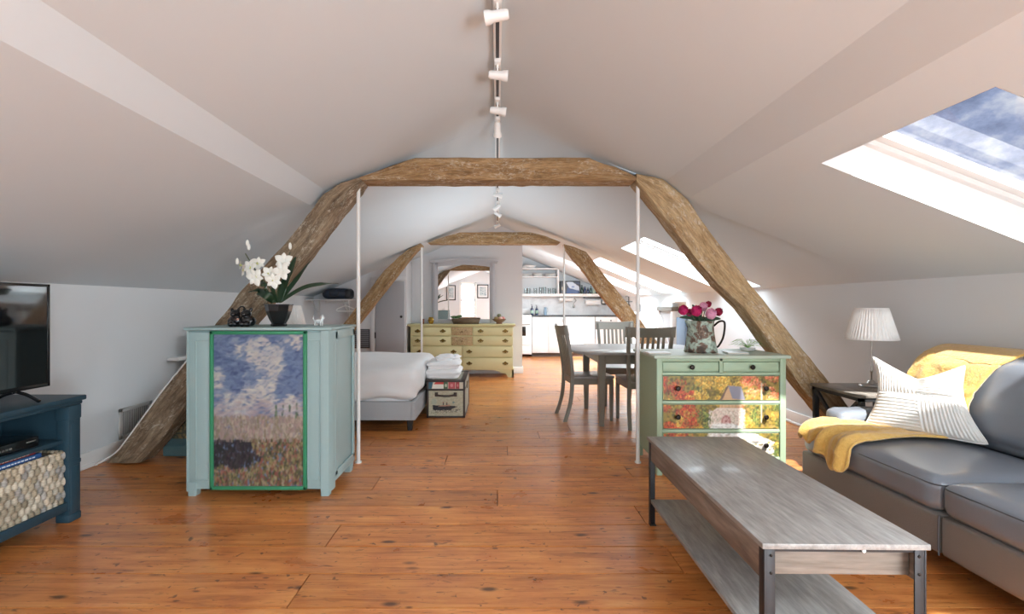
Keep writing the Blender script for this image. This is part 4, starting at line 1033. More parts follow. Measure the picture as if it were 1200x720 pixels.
for k in range(14):
    a=k*2.4; l=.05+.03*random.random(); d=Vector((math.cos(a),math.sin(a)*.7,.5+.5*random.random())); c0=Vector((pp.x,8.22,dz+.085))
    solid(obj('leaf',strap([c0,c0+d*l*.6,c0+Vector((d.x*l*1.3,d.y*l*1.3,d.z*l*.9))],.017,n=4),M['leaf_l'],pn,60),.002)
base(pn,(pp.x,8.22,dz+.009))
gp=P(505,378,8.25); gv=thing('vase','small round gold vase with an open rim at the left end of the yellow dresser','vase')
obj('bowl',MB().lathe([(0,0),(.03,0),(.048,.03),(.052,.06),(.044,.09),(.036,.102),(.04,.115),(.035,.115),(.031,.1),(.04,.06),(0,.012)],(gp.x,8.25,dz),24),M['gold'],gv); 
obj('band',MB().lathe([(.050,.055),(.0545,.058),(.0545,.064),(.050,.067)],(gp.x,8.25,dz),24),M['brownpot'],gv); base(gv,(gp.x,8.25,dz))
gp=P(495,378,8.22); o=obj('brass_cup',MB().lathe([(0,0),(.03,0),(.034,.01),(.03,.05),(.036,.085),(.032,.085),(.026,.05),(0,.015)],(gp.x,8.22,dz),20),M['brownpot']); tag(o,'small coppery brown cup beside the gold vase on the yellow dresser','cup'); base(o,(gp.x,8.22,dz))
fb=P(585,378,8.22); fbz=dz
o=obj('fruit_bowl',MB().lathe([(0,0),(.05,0),(.055,.01),(.045,.02),(.09,.05),(.125,.085),(.12,.085),(.085,.055),(0,.028)],(fb.x,8.22,fbz),28),plain('brown_bowl',lin(130,96,76),.5,var=.2)); tag(o,'wide brown bowl of decorative fruit on the right end of the yellow dresser','bowl'); base(o,(fb.x,8.22,fbz))
fc=[lin(196,120,110),lin(206,186,150),lin(150,86,80),lin(176,150,96),lin(216,176,160),lin(130,130,96)]
lab=['rosy red fruit','cream coloured fruit','dark red fruit','olive yellow fruit','pale pink fruit','green fruit']
for k in range(6):
    a=k*2*PI/5; r_=.0 if k==5 else .062; z=fbz+.092+(.05 if k==5 else 0)
    f_=MB().lathe([(0,-.034),(.02,-.032),(.036,-.012),(.038,.008),(.028,.028),(.01,.032),(0,.026)],(fb.x+r_*math.cos(a),8.22+r_*math.sin(a),z),16)
    o=obj('decorative_fruit',f_,plain('fruit_skin',fc[k],.5,var=.2,scale=40),None,80); tag(o,lab[k]+' in the brown bowl on the yellow dresser'+(', topmost' if k==5 else ''),'fruit','fruit in the brown bowl'); base(o,(fb.x,8.22,z))
    o['label']=lab[k]+(' heaped topmost' if k==5 else ' lying')+' in the brown bowl on the yellow dresser'

# ---- clothes shelf at the far left
M['rackw']=plain('shelf_white',lin(205,205,204),.5)
sh=thing('wall_shelf','thin white wall shelf with a hanging rod, carrying the dark bag','shelf')
sx0_,sx1_=-3.08,-2.36; zs=1.318
obj('board',MB().box(sx0_,sx1_,7.62,8.02,zs-.018,zs,bev=.003),M['rackw'],sh)
obj('hanging_rod',MB().cyl((-2.75,7.68,zs-.06),(-2.40,7.68,zs-.06),.012,n=12).box(-2.76,-2.74,7.66,7.70,zs-.075,zs-.018).box(-2.41,-2.39,7.66,7.70,zs-.075,zs-.018),M['rackw'],sh)
obj('bracket',MB().box(-2.995,-2.975,7.98,8.02,zs-.3,zs-.018).tube([(-2.985,8.0,zs-.26),(-2.985,7.7,zs-.03)],.008,8),M['rackw'],sh); obj('bracket',MB().box(-2.50,-2.48,7.98,8.02,zs-.3,zs-.018).tube([(-2.49,8.0,zs-.26),(-2.49,7.7,zs-.03)],.008,8),M['rackw'],sh)
base(sh,(-2.7,8.02,zs))
M['navybag']=plain('navy_nylon',lin(36,46,62),.6,var=.3,scale=12,bump=.4,bscale=16)
M['blackbag']=plain('black_nylon',lin(28,30,34),.6,var=.3)
bg=thing('duffel_bag','dark navy soft travel bag lying on the white wall shelf','bag')
q0,q1=P(380,345,7.8).x,P(413,345,7.8).x
obj('body',MB().rbox(((q0+q1)/2,7.8,zs+.088),((q1-q0)/2,.14,.083),.07,14,(.0,.02,.012),lambda p,q:p+Vector((0,0,noise.noise(p*9)*.015-(.03*max(0,-q.x)*max(0,q.z))))),M['navybag'],bg,80)
obj('end_panel',MB().rbox((q1-.05,7.79,zs+.086),(.05,.145,.078),.05,8),M['blackbag'],bg,80)
obj('handle',MB().tube(catmull([((q0+q1)/2-.09,7.65,zs+.12),((q0+q1)/2-.06,7.64,zs+.05),((q0+q1)/2+.03,7.64,zs+.05),((q0+q1)/2+.06,7.65,zs+.12)],6),.009,8),M['blackbag'],bg)
base(bg,((q0+q1)/2,7.8,zs))
hc=P(405,365,7.68)
o=obj('clothes_hanger',MB().tube([(hc.x-.15,7.68,1.14),(hc.x-.13,7.68,1.165),(hc.x,7.68,1.215),(hc.x+.13,7.68,1.165),(hc.x+.15,7.68,1.14),(hc.x+.13,7.68,1.125),(hc.x-.13,7.68,1.125)],.008,8,closed=True).tube(catmull([(hc.x,7.68,1.21),(hc.x,7.68,1.235),(hc.x+.018,7.68,1.255),(hc.x,7.68,1.272),(hc.x-.014,7.68,1.262)],5),.004,8),M['white']); tag(o,'white plastic clothes hanger on the rod under the wall shelf','hanger'); base(o,(hc.x,7.68,1.27))
vt=thing('louvred_vent','dark louvred grille low on the far left wall behind the bed','vent')
g0,g1,gz0,gz1=P(415,386,8).x,P(433,386,8).x,.5,.82
obj('frame',MB().box(g0,g1,8.006,8.019,gz0,gz1,bev=.003),M['slot'],vt); l_=MB()
for k in range(9): l_.box(g0+.015,g1-.015,8.0,8.008,gz0+.02+k*.033,gz0+.038+k*.033)
obj('louvre',l_,plain('vent_slat',lin(120,120,124),.6),vt); base(vt,((g0+g1)/2,8.02,gz0))
# pictures on the wall behind the camera (seen in the mirror)
M['matboard']=plain('mat_board',lin(226,228,228),.8); 
t=NT('pale_print'); M['print']=t.out(t.ramp(t.noise(t.coord(),9,4,.6,.8),[(.35,lin(120,146,156)),(.5,lin(200,210,212)),(.65,lin(160,180,186))]),.5)
for xc,zc,w_,h_,lab in ((-1.27,1.74,.38,.62,'tall black framed pale print left of the window on the wall behind the camera'),(.05,1.80,.46,.56,'squarish black framed grey print right of the window on the wall behind the camera')):
    pf=thing('framed_picture',lab,'picture'); y=YB
    obj('frame',MB().box(xc-w_/2,xc-w_/2+.03,y+.001,y+.03,zc-h_/2,zc+h_/2).box(xc+w_/2-.03,xc+w_/2,y+.001,y+.03,zc-h_/2,zc+h_/2).box(xc-w_/2,xc+w_/2,y+.001,y+.03,zc+h_/2-.03,zc+h_/2).box(xc-w_/2,xc+w_/2,y+.001,y+.03,zc-h_/2,zc-h_/2+.03),M['black'],pf)
    obj('mat',MB().box(xc-w_/2+.02,xc+w_/2-.02,y+.001,y+.012,zc-h_/2+.02,zc+h_/2-.02),M['matboard'],pf)
    obj('print',MB().box(xc-w_/2+.09,xc+w_/2-.09,y+.012,y+.014,zc-h_/2+.1,zc+h_/2-.1),M['print'],pf); base(pf,(xc,y,zc-h_/2))
# ================================================================== KITCHEN
M['counter']=plain('dark_counter',lin(70,72,74),.3); M['kick']=plain('dark_kickboard',lin(90,78,70),.7)
M['cabw']=plain('white_cabinet_paint',lin(232,232,231),.45,var=.01)
KY=11.3; KB=11.78; kz=.985
def kx(px,Y=KY): return (px-CX)*Y/FPX
def kzz(py,Y=KY): return CAMZ-(py-CY)*Y/FPX
# stove
sv=thing('stove','white free standing cooker at the left end of the kitchen cabinets','stove')
a,b=.34,kx(623)
obj('body',MB().box(a,b,KY-.02,KB,.06,kz-.01,bev=.008),M['white'],sv)
obj('cooktop',MB().box(a,b,KY-.03,KB,kz-.01,kz+.006,bev=.003),M['white'],sv)
obj('back_guard',MB().box(a,b,KB-.08,KB,kz,kzz(362,KB),bev=.01),M['white'],sv)
d_=obj('oven_door',MB().box(a+.01,b-.01,KY-.045,KY-.02,.28,.80,bev=.006),M['white'],sv); obj('oven_window',MB().box(a+.1,b-.14,KY-.048,KY-.044,.50,.72,bev=.004),M['black'],d_); obj('door_handle',MB().cyl((a+.04,KY-.075,.83-.06),(b-.04,KY-.075,.83-.06),.009),M['steel'],d_)
obj('drawer',MB().box(a+.01,b-.01,KY-.04,KY-.02,.07,.265,bev=.006),M['white'],sv)
for k in range(4):
    obj('knob',MB().cyl((a+.07+k*.1,KY-.045,kz-.06),(a+.07+k*.1,KY-.02,kz-.06),.02),M['white'],sv)
    obj('burner',MB().lathe([(.04,0),(.075,0),(.075,.012),(.04,.012)],(a+.12+(k%2)*.24,KY+.12+(k//2)*.2,kz+.007),20),M['blackm'],sv)
base(sv,((a+b)/2,11.5,0))
def basecab(xa,xb,label,doors,drawers=0,n=1):
    cb=thing('base_cabinet',label,'kitchen cabinet','white base cabinets')
    obj('carcass',MB().box(xa+.003,xb-.003,KY,KB,.09,kz-.035),M['cabw'],cb); obj('kickboard',MB().box(xa+.003,xb-.003,KY+.05,KY+.07,0,.09),M['kick'],cb)
    zt_=kz-.05
    if drawers:
        w_=(xb-xa)/drawers
        for k in range(drawers):
            d=obj('drawer',MB().box(xa+w_*k+.008,xa+w_*(k+1)-.008,KY-.02,KY,kz-.2,zt_,bev=.004),M['cabw'],cb); obj('knob',MB().ell((xa+w_*(k+.5),KY-.035,kz-.125),(.018,.016,.018),10,8),M['blackm'],d)
        zt_=kz-.22
    w_=(xb-xa)/doors
    for k in range(doors):
        d=obj('door',MB().box(xa+w_*k+.006,xa+w_*(k+1)-.006,KY-.02,KY,.10,zt_,bev=.005),M['cabw'],cb)
        obj('handle',MB().cyl((xa+w_*(k+1)-.06,KY-.035,zt_-.12),(xa+w_*(k+1)-.06,KY-.035,zt_-.04),.006),M['steel'],d)
    return base(cb,((xa+xb)/2,11.55,0))
basecab(kx(623.3),kx(662),'white two door base cabinet directly right of the cooker',2)
basecab(kx(697.5),3.04,'white base cabinet with small dark knobs at the right end of the counter',2,3)
dw=thing('dishwasher','wide plain white appliance front between the kitchen base cabinets','appliance')
a,b=kx(662.5),kx(697)
obj('body',MB().box(a,b,KY,KB,.09,kz-.035),M['cabw'],dw); obj('door',MB().box(a+.005,b-.005,KY-.025,KY,.11,kz-.09,bev=.006),M['white'],dw); obj('top_rail',MB().box(a+.005,b-.005,KY-.03,KY,kz-.08,kz-.04,bev=.004),M['white'],dw); obj('kickboard',MB().box(a,b,KY+.05,KY+.07,0,.09),M['kick'],dw); base(dw,((a+b)/2,11.55,0))
o=obj('worktop',MB().box(kx(623.3),3.045,KY-.03,KB,kz-.034,kz,bev=.006),M['counter']); tag(o,'long dark worktop over the white kitchen base cabinets','worktop'); base(o,(kx(680),11.5,kz-.034))
t=NT('marble_splashback'); M['marble']=t.out(t.ramp(t.noise(t.coord(),3.5,6,.65,1.2),[(.3,lin(216,216,216)),(.5,lin(232,232,232)),(.62,lin(238,238,238))]),.3)
struct('trim_4',MB().box(.33,3.0,KB+.002,KB+.018,kz,1.47),M['marble'])
# wall unit (open box shelves)
M['shelfw']=plain('kitchen_shelf_white',lin(236,236,235),.5,var=.01)
ux0,ux1=.34,kx(655,11.5); uy=11.46
us=thing('open_shelf_unit','white open kitchen shelf unit with plates and glasses above the cooker','shelf')
z1s,z2s,z3s=kzz(314.5,11.5),kzz(324,11.5),kzz(343.5,11.5)
obj('shelf_board',MB().box(ux0,ux1,uy,KB,z1s-.028,z1s,bev=.003),M['shelfw'],us); obj('shelf_board',MB().box(ux0,ux1-.03,uy+.02,KB,z2s-.022,z2s,bev=.003),M['shelfw'],us)
obj('side',MB().box(ux1-.035,ux1,uy,KB,z3s-.02,z1s-.029,bev=.003),M['shelfw'],us)
base(us,((ux0+ux1)/2,KB,z3s))
lx1=kx(709,11.5)
ls=obj('long_shelf',MB().box(ux0,lx1,uy-.02,KB,z3s-.085,z3s-.021,bev=.004),M['shelfw']); tag(ls,'long thick white shelf running above the kitchen splashback','shelf'); base(ls,(1.2,KB,z3s-.085)); zl=z3s-.021
def lat(nm,prof,x,y,z,mt,lab,cat,grp=None,n=24):
    o=obj(nm,MB().lathe(prof,(x,y,z),n),M[mt] if isinstance(mt,str) else mt,None,50); tag(o,lab,cat,grp); return base(o,(x,y,z))
bowl=[(0,0),(.05,0),(.055,.006),(.09,.03),(.115,.07),(.11,.07),(.085,.036),(0,.012)]
def sc(p,k,kz_=1): return [(r*k,z*kz_) for r,z in p]
ys=11.6
lat('serving_bowl',sc(bowl,1.35),kx(621,ys),ys,z1s,'white','wide white serving bowl on the very top kitchen shelf','bowl')
lat('small_bowl',sc(bowl,.7,.8),kx(614.5,ys),ys,z1s,'white','small white bowl on the very top kitchen shelf by the wall corner','bowl')
pr=[(0,0),(.07,0),(.075,.004),(.13,.018),(.128,.022),(.07,.01),(0,.008)]
for k,(px,hs,lab) in enumerate(((617,4,'left'),(630,5,'middle'),(645,5,'right'))):
    for j in range(hs): lat('dinner_plate',pr,kx(px,ys),ys,z2s+j*.012,'white','white plate in the %s stack on the middle kitchen shelf, %s of %d'%(lab,['bottom','second','third','fourth','fifth'][j] if j else 'lowest',hs),'plate','stacked white plates')
gl=[(0,0),(.03,0),(.036,.14),(.033,.14),(.028,.008),(0,.008)]
for k,(px,hh) in enumerate(((616,.9),(620,1.0),(627,1.0),(634,1.2),(638,1.2),(644,1.0),(649,1.0),(652.5,.9))):
    lat('drinking_glass',[(r,z*hh) for r,z in gl],kx(px,ys),ys+(.06 if k%2 else -.03),zl+.0,'clear','clear drinking glass on the lower kitchen shelf','glass','drinking glasses on the lower kitchen shelf',16)
# picture box + bottles to the right
W,H=80,44; cv=Canvas(W,H,L3(70,72,80)); rnd=random.Random(2)
cv.poly([(0,0),(20,0),(22,44),(0,44)],L3(60,58,60)); cv.poly([(24,4),(50,2),(78,20),(78,34),(40,30)],L3(196,206,220)); cv.poly([(30,22),(78,36),(78,44),(24,44)],L3(70,90,130)); cv.poly([(58,2),(78,4),(78,14)],L3(60,70,96))
cv.ell(8,26,4,8,L3(170,160,140)); cv.ell(52,20,8,4,L3(130,150,190))
ob=thing('picture_box','dark box printed blue and white on the long kitchen shelf beside the bottles','box'); a,b=kx(656,11.6),kx(679.5,11.6)
obj('carton',MB().box(a,b,11.55,11.76,zl,kzz(329.5,11.6),bev=.003),M['blackm'],ob); obj('front_print',picture(cv,a+.01,b-.01,zl+.01,kzz(329.5,11.6)-.01,11.548,80,44),M['mural'],ob,None); base(ob,((a+b)/2,11.65,zl))
M['gbottle']=plain('dark_green_bottle',lin(40,70,60),.15,spec=.8); M['bbottle']=plain('navy_bottle',lin(34,48,86),.15,spec=.8); M['lbottle']=plain('pale_bottle',lin(170,190,170),.2)
btl=[(0,0),(.028,0),(.03,.01),(.03,.12),(.024,.145),(.011,.165),(.011,.20),(.014,.202),(.014,.215),(0,.215)]
for k,(px,mt,hh,lab) in enumerate(((682,'gbottle',1.0,'dark green bottle right beside the printed box on the kitchen shelf'),(685.5,'bbottle',.85,'navy bottle, second from the printed box on the kitchen shelf'),(689,'bbottle',.7,'short navy bottle, third from the printed box on the kitchen shelf'),(692.5,'gbottle',.9,'dark green bottle in the middle of the shelf bottles'),(696,'lbottle',.75,'pale green bottle among the darker shelf bottles'),(699.5,'gbottle',.8,'dark green bottle nearest the farther timber brace'),(703,'lbottle',.6,'short pale bottle at the end of the kitchen shelf'))):
    lat('bottle',[(r,z*hh) for r,z in btl],kx(px,11.62),11.62,zl,mt,lab,'bottle','bottles on the long kitchen shelf',14)
# under-shelf things
pt=thing('paper_towel_roll','white paper roll mounted under the long kitchen shelf','paper towel'); a,b=kx(656,11.6),kx(671,11.6); zc=zl-.085-.055
obj('roll',MB().cyl((a,11.62,zc),(b,11.62,zc),.05,n=28),M['white'],pt); obj('holder',MB().box(a-.012,a-.004,11.6,11.64,zc-.01,zl-.065).box(b+.004,b+.012,11.6,11.64,zc-.01,zl-.065).cyl((a-.01,11.62,zc),(b+.01,11.62,zc),.008),M['steel'],pt); base(pt,((a+b)/2,11.62,zc))
rl=thing('utensil_rail','dark hanging rail under the right end of the long kitchen shelf','rail'); a,b=kx(684,11.6),kx(707,11.6); zc=zl-.095
obj('bar',MB().cyl((a,11.66,zc),(b,11.66,zc),.009),M['blackm'],rl); obj('bracket',MB().box(a+.02,a+.04,11.64,KB,zc-.01,zc+.02),M['blackm'],rl); obj('bracket',MB().box(b-.04,b-.02,11.64,KB,zc-.01,zc+.02),M['blackm'],rl); base(rl,((a+b)/2,11.66,zc))
tw=thing('hanging_basket','white shallow basin hanging from the dark kitchen rail','basin'); a,b=kx(686,11.6),kx(704,11.6)
obj('basin',MB().box(a,b,11.56,11.68,zc-.17,zc-.06,bev=.02),M['white'],tw)
for x in (a+.05,b-.05): obj('hook',MB().tube([(x,11.66,zc+.008),(x,11.645,zc-.02),(x,11.645,zc-.07)],.004,8),M['steel'],tw)
base(tw,((a+b)/2,11.62,zc-.17))
pn=thing('hanging_pot','round metal pot hanging beside the white basin near the timber brace','pot'); c_=(kx(709,11.6),11.62,zc-.16)
obj('bowl',MB().lathe([(0,0),(.06,0),(.09,.03),(.095,.09),(.09,.09),(.08,.03),(0,.01)],c_,24),M['steel'],pn); obj('handle',MB().tube(catmull([(c_[0]-.09,11.62,c_[2]+.08),(c_[0]-.05,11.63,c_[2]+.15),(c_[0]-.03,11.66,c_[2]+.165)],5),.006,8),M['steel'],pn); base(pn,c_)
sc_=kx(674.5,11.6); o=obj('wall_hook_scoop',MB().tube(catmull([(sc_-.01,11.72,zl-.1),(sc_+.03,11.72,zl-.16),(sc_-.02,11.72,zl-.22),(sc_-.03,11.72,zl-.28)],6),.012,10).ell((sc_-.02,11.72,zl-.30),(.035,.02,.04)),M['steel']); tag(o,'steel ladle hanging between the paper roll and the kitchen rail','ladle'); base(o,(sc_,11.74,zl-.1))
o.name='hanging_ladle'
sb_=[(0,0),(.036,0),(.038,.01),(.038,.14),(.028,.165),(.012,.175),(.012,.20),(.016,.202),(.016,.212),(.006,.214),(.006,.235),(0,.235)]
for px,mt,hh,lab in ((622.5,'bbottle',1.0,'navy soap bottle nearest the cooker on the worktop'),(628,'bbottle',.95,'second navy soap bottle on the worktop')):
    s_=thing('soap_bottle',lab,'bottle','navy soap bottles'); x=kx(px,11.55)+.02
    obj('bottle',MB().lathe([(r,z*hh) for r,z in sb_],(x,11.55,kz),16),M[mt],s_); obj('pump',MB().tube([(x,11.55,kz+.225*hh),(x,11.55,kz+.25*hh),(x-.03,11.55,kz+.25*hh)],.005,8),M['blackm'],s_); obj('label',MB().lathe([(.0385,.04),(.0388,.04),(.0388,.11),(.0385,.11)],(x,11.55,kz),16),M['lbottle'],s_); base(s_,(x,11.55,kz))
x=kx(639,11.55); tp=thing('glass_jug','clear bluish jug standing on the kitchen worktop','jug')
obj('body',MB().lathe([(0,0),(.035,0),(.04,.02),(.034,.12),(.028,.17),(.032,.19),(.029,.19),(.025,.17),(.03,.1),(0,.01)],(x,11.55,kz),20),plain('blue_glass',lin(150,176,200),.1,spec=.8),tp); obj('handle',MB().tube(catmull([(x+.03,11.55,kz+.17),(x+.06,11.55,kz+.15),(x+.055,11.55,kz+.08),(x+.036,11.55,kz+.06)],5),.005,8),M['clear'],tp); base(tp,(x,11.55,kz))
# far right corner by the knee wall
fr=thing('small_refrigerator','white waist high appliance with rounded top edge by the right wall, behind the dining table','refrigerator')
fx0,fx1,fy0,fy1,fz=2.36,3.0,8.85,9.42,1.09
obj('body',MB().box(fx0+.03,fx1,fy0,fy1,.04,fz,bev=.06,seg=5),M['white'],fr); obj('door',MB().box(fx0,fx0+.04,fy0+.01,fy1-.01,.06,fz-.02,bev=.02,seg=3),M['white'],fr)
obj('door_handle',MB().cyl((fx0-.02,fy0+.05,.55),(fx0-.02,fy0+.05,.95),.008),M['steel'],fr); obj('foot',MB().box(fx0+.06,fx1-.03,fy0+.03,fy1-.03,0,.05),M['kick'],fr); base(fr,(2.7,9.1,0))
ks=thing('coffee_grinder','small black metal stand with a crossbar on top of the white waist high appliance','stand'); x=P(741,360,9.1).x
x=2.50
obj('foot',MB().box(x-.05,x+.05,9.05,9.15,fz,fz+.02,bev=.004),M['blackm'],ks); obj('post',MB().cyl((x,9.1,fz+.02),(x,9.1,fz+.30),.011).ell((x,9.1,fz+.12),(.03,.03,.04)),M['blackm'],ks); obj('arm',MB().cyl((x-.05,9.1,fz+.2),(x+.07,9.1,fz+.2),.008).tube(catmull([(x,9.1,fz+.28),(x-.03,9.1,fz+.31),(x-.06,9.1,fz+.29)],4),.008,8),M['blackm'],ks); base(ks,(x,9.1,fz)); ks.name='metal_stand'
cnn=obj('black_canister',MB().lathe([(0,0),(.04,0),(.042,.005),(.042,.14),(.038,.15),(0,.15)],(2.68,9.1,fz),20),M['blackm']); tag(cnn,'black canister on the white appliance between the metal stand and tilted tray','canister'); base(cnn,(2.68,9.1,fz))
rt=Matrix.Rotation(-.55,3,'Y'); tl=MB().box(-.12,.12,-.1,.1,-.012,.012,bev=.008,rot=rt); o=obj('tilted_tray',tl,M['white']); o.location=(2.84,9.1,fz+.075); tag(o,'white tray leaning tilted on top of the white appliance','tray')
ac=thing('knee_wall_cupboard','grey built-in cupboard front under the sloping roof, right of the white appliance','cupboard')
ya,yb=8.05,8.80
obj('casing',MB().box(2.94,XR-.001,ya,ya+.07,0,1.12,bev=.004).box(2.94,XR-.001,yb-.07,yb,0,1.12,bev=.004),M['trim'],ac); obj('lintel',MB().box(2.93,XR-.001,ya,yb,1.121,1.19,bev=.004),plain('dark_lintel',lin(120,118,112),.6),ac)
obj('door_panel',MB().box(2.97,XR-.005,ya+.07,yb-.07,.02,1.12,bev=.003),M['door_grey'],ac); obj('crossbar',MB().prism([(ya+.09,.4),(ya+.15,.4),(yb-.09,1.05),(yb-.15,1.05)],2.955,2.97,'x'),M['mframe'],ac); base(ac,(3.0,8.4,0))
o=obj('wall_ledge',MB().box(2.88,XR-.001,7.75,8.35,1.26,1.285,bev=.003),M['trim']); tag(o,'short white ledge on the right wall above the grey cupboard','ledge'); base(o,(3.0,8,1.26))
M['bluepanel']=plain('dusty_blue_panel',lin(104,128,152),.6,var=.06)
bp=thing('blue_panel','dusty blue panel standing against the right wall, seen behind the flower pitcher','panel'); ya,yb=7.56,7.98
obj('body',MB().box(2.985,XR-.032,ya,yb,0,1.02,bev=.006),M['bluepanel'],bp); obj('inset',MB().box(2.975,2.985,ya+.03,yb-.03,.05,.97,bev=.004),M['bluepanel'],bp); base(bp,(2.9,7.3,0))

# ================================================================== DINING TABLE + CHAIRS
M['taupe']=plain('grey_taupe_paint',lin(132,128,119),.38,var=.06,scale=5,coat=.2)
M['taupe_lit_top']=plain('grey_taupe_lit_top',lin(150,149,147),.3,var=.05,scale=5,coat=.3)  # lighter, bluer taupe: reflected light put into the colour of the tops
dt=thing('dining_table','grey painted dining table with rounded corners near the kitchen','table')
tx0,tx1,ty0,ty1,tz=.78,2.18,4.70,5.78,.755
def rr(x0,x1,y0,y1,r,n=10,bow=.05):
    pts=[]
    for (cx,cy,a0) in ((x1-r,y1-r,0),(x0+r,y1-r,90),(x0+r,y0+r,180),(x1-r,y0+r,270)):
        for k in range(n+1): t_=R(a0+90*k/n); pts.append((cx+r*math.cos(t_),cy+r*math.sin(t_)))
    return pts
obj('table_top',MB().prism(rr(tx0,tx1,ty0,ty1,.26),tz-.028,tz,'z',bev=.006),M['taupe_lit_top'],dt)
obj('apron',MB().box(1.03,2.0,4.80,4.82,.63,tz-.028).box(1.03,2.0,5.66,5.68,.63,tz-.028).box(1.03,1.05,4.8,5.68,.63,tz-.028).box(1.98,2.0,4.8,5.68,.63,tz-.028),M['taupe'],dt)
for a in (1.05,1.98):
    for b in (4.82,5.66): obj('leg',MB().loft([(a,b,0,.022,.022),(a,b,.55,.037,.037),(a,b,tz-.028,.037,.037)]),M['taupe'],dt)
base(dt,(1.5,5.24,0))
def make_chair(label):
    c=thing('dining_chair',label,'chair','grey slatted dining chairs')
    obj('seat',MB().prism([(-.195,-.20),(.195,-.20),(.23,.22),(.20,.25),(-.20,.25),(-.23,.22)],.445,.47,'z',bev=.006),M['taupe_lit_top'],c)
    obj('seat_rail',MB().box(-.19,.19,.205,.225,.385,.445).box(-.175,.175,-.205,-.185,.385,.445).prism([(-.2,-.2),(-.18,-.2),(-.2,.22),(-.22,.22)],.385,.445,'z').prism([(.18,-.2),(.2,-.2),(.22,.22),(.2,.22)],.385,.445,'z'),M['taupe'],c)
    for s_ in (-1,1):
        obj('leg',MB().loft([(s_*.205,.215,0,.015,.015),(s_*.205,.213,.44,.021,.021)]),M['taupe'],c)
        pts=catmull([(s_*.20,-.285,0),(s_*.195,-.225,.2),(s_*.19,-.205,.44),(s_*.20,-.225,.68),(s_*.215,-.285,.99)],5)
        obj('leg',MB().loft([(p.x,p.y,p.z,.017,.019) for p in pts]),M['taupe'],c)
    def ycurve(x,z): return -.205-(.08*max(0,(z-.44)/.55)**1.5)-.035*(1-(x/.22)**2)*max(0,(z-.5)/.5)
    n=16; m=MB(); vs=[];fs=[]
    for i in range(n+1):
        x=-.245+.49*i/n; zt_=1.0+.012*(abs(x)/.245)**2; zb_=.905
        for (z,dy) in ((zb_,-.011),(zt_,-.011),(zt_,.011),(zb_,.011)): vs.append((x,ycurve(x,z)+dy,z))
    for i in range(n):
        for k in range(4): k2=(k+1)%4; fs.append((i*4+k,i*4+k2,(i+1)*4+k2,(i+1)*4+k))
    fs+=[(3,2,1,0),(n*4,n*4+1,n*4+2,n*4+3)]; m._add(vs,fs); obj('top_rail',m,M['taupe'],c)
    for x in (-.135,-.081,-.027,.027,.081,.135):
        obj('slat',MB().loft([(x*.95,ycurve(x,z)+.0,z,.0135,.006) for z in (.46,.56,.68,.80,.93)]),M['taupe'],c)
    return c
c0=make_chair('grey slatted dining chair at the left end of the table, turned sideways')
c0.location=(.97,5.23,0); c0.rotation_euler=(0,0,-PI/2+.10)
dup(c0,(1.50,4.95,0),-.02,'grey slatted dining chair with its back to the camera, nearest the green dresser')
dup(c0,(1.52,5.98,0),PI-.04,'grey slatted dining chair on the kitchen side of the table, facing the camera')

# ================================================================== GREEN DRESSER
M['sage']=paintmat('sage_green_paint',lin(158,178,150),lin(190,204,182),.25); M['sage_top']=paintmat('sage_top_paint',lin(178,190,174),lin(200,208,192),.2)
gd=thing('green_dresser','sage green chest of drawers with an autumn woodland mural on its lower drawers','dresser')
gx0,gx1,gy0,gy1,gz=1.14,2.066,3.42,3.92,.862
obj('carcass',MB().box(gx0+.03,gx1-.03,gy0+.03,gy1-.02,.07,gz-.022),M['sage'],gd)
for a in (gx0,gx1-.042):
    for b in (gy0,gy1-.042): obj('leg',MB().box(a,a+.042,b,b+.042,0,gz-.022,bev=.004),M['sage'],gd)
for x in (gx0+.006,gx1-.022): obj('side_panel',MB().box(x,x+.016,gy0+.04,gy1-.04,.10,gz-.022),M['sage'],gd)
obj('top',MB().box(gx0-.025,gx1+.025,gy0-.022,gy1+.012,gz-.022,gz,bev=.005),M['sage_top'],gd)
def gzp(py): return CAMZ-(py-CY)*gy0/FPX
xl,xr=gx0+.042,gx1-.042; xm=(xl+xr)/2
zt_=gz-.022
lv=[gzp(438.5),gzp(472),gzp(506)]  # rails between rows
fm=MB().box(xl,xr,gy0+.004,gy0+.03,zt_-.022,zt_,bev=.003)
zr=[zt_-.022, .735-.0, .545, .350, .155]
zr=[zt_-.02,gzp(438.5)-.0,gzp(472.0),gzp(505.5),gzp(538)]
for z in zr[1:]: fm.box(xl,xr,gy0+.004,gy0+.03,z-.011,z+.011,bev=.003)
fm.box(xm-.012,xm+.012,gy0+.004,gy0+.03,zr[1],zt_,bev=.003); obj('face_rail',fm,M['sage'],gd)
def knob(x,z,par):
    return obj('knob',MB().lathe([(.006,0),(.006,.012),(.016,.018),(.018,.026),(.012,.032),(0,.033)],(0,0,0),16),M['bronze'],par)
def gknob(x,z,par):
    m=MB().lathe([(.006,0),(.006,.012),(.016,.018),(.018,.026),(.012,.032),(0,.033)],(0,0,0),16)
    m.v=[(p[0]+x,gy0+.006-p[2],p[1]+z) for p in m.v]; m.f=[f[::-1] for f in m.f]; m.g=m.v[:]; return obj('knob',m,M['bronze'],par)
for (a,b) in ((xl+.005,xm-.016),(xm+.016,xr-.005)):
    d=obj('drawer',MB().box(a,b,gy0+.008,gy0+.35,zr[1]+.016,zr[0]-.008,bev=.004),M['sage'],gd); gknob((a+b)/2,(zr[1]+zr[0])/2+.004,d)
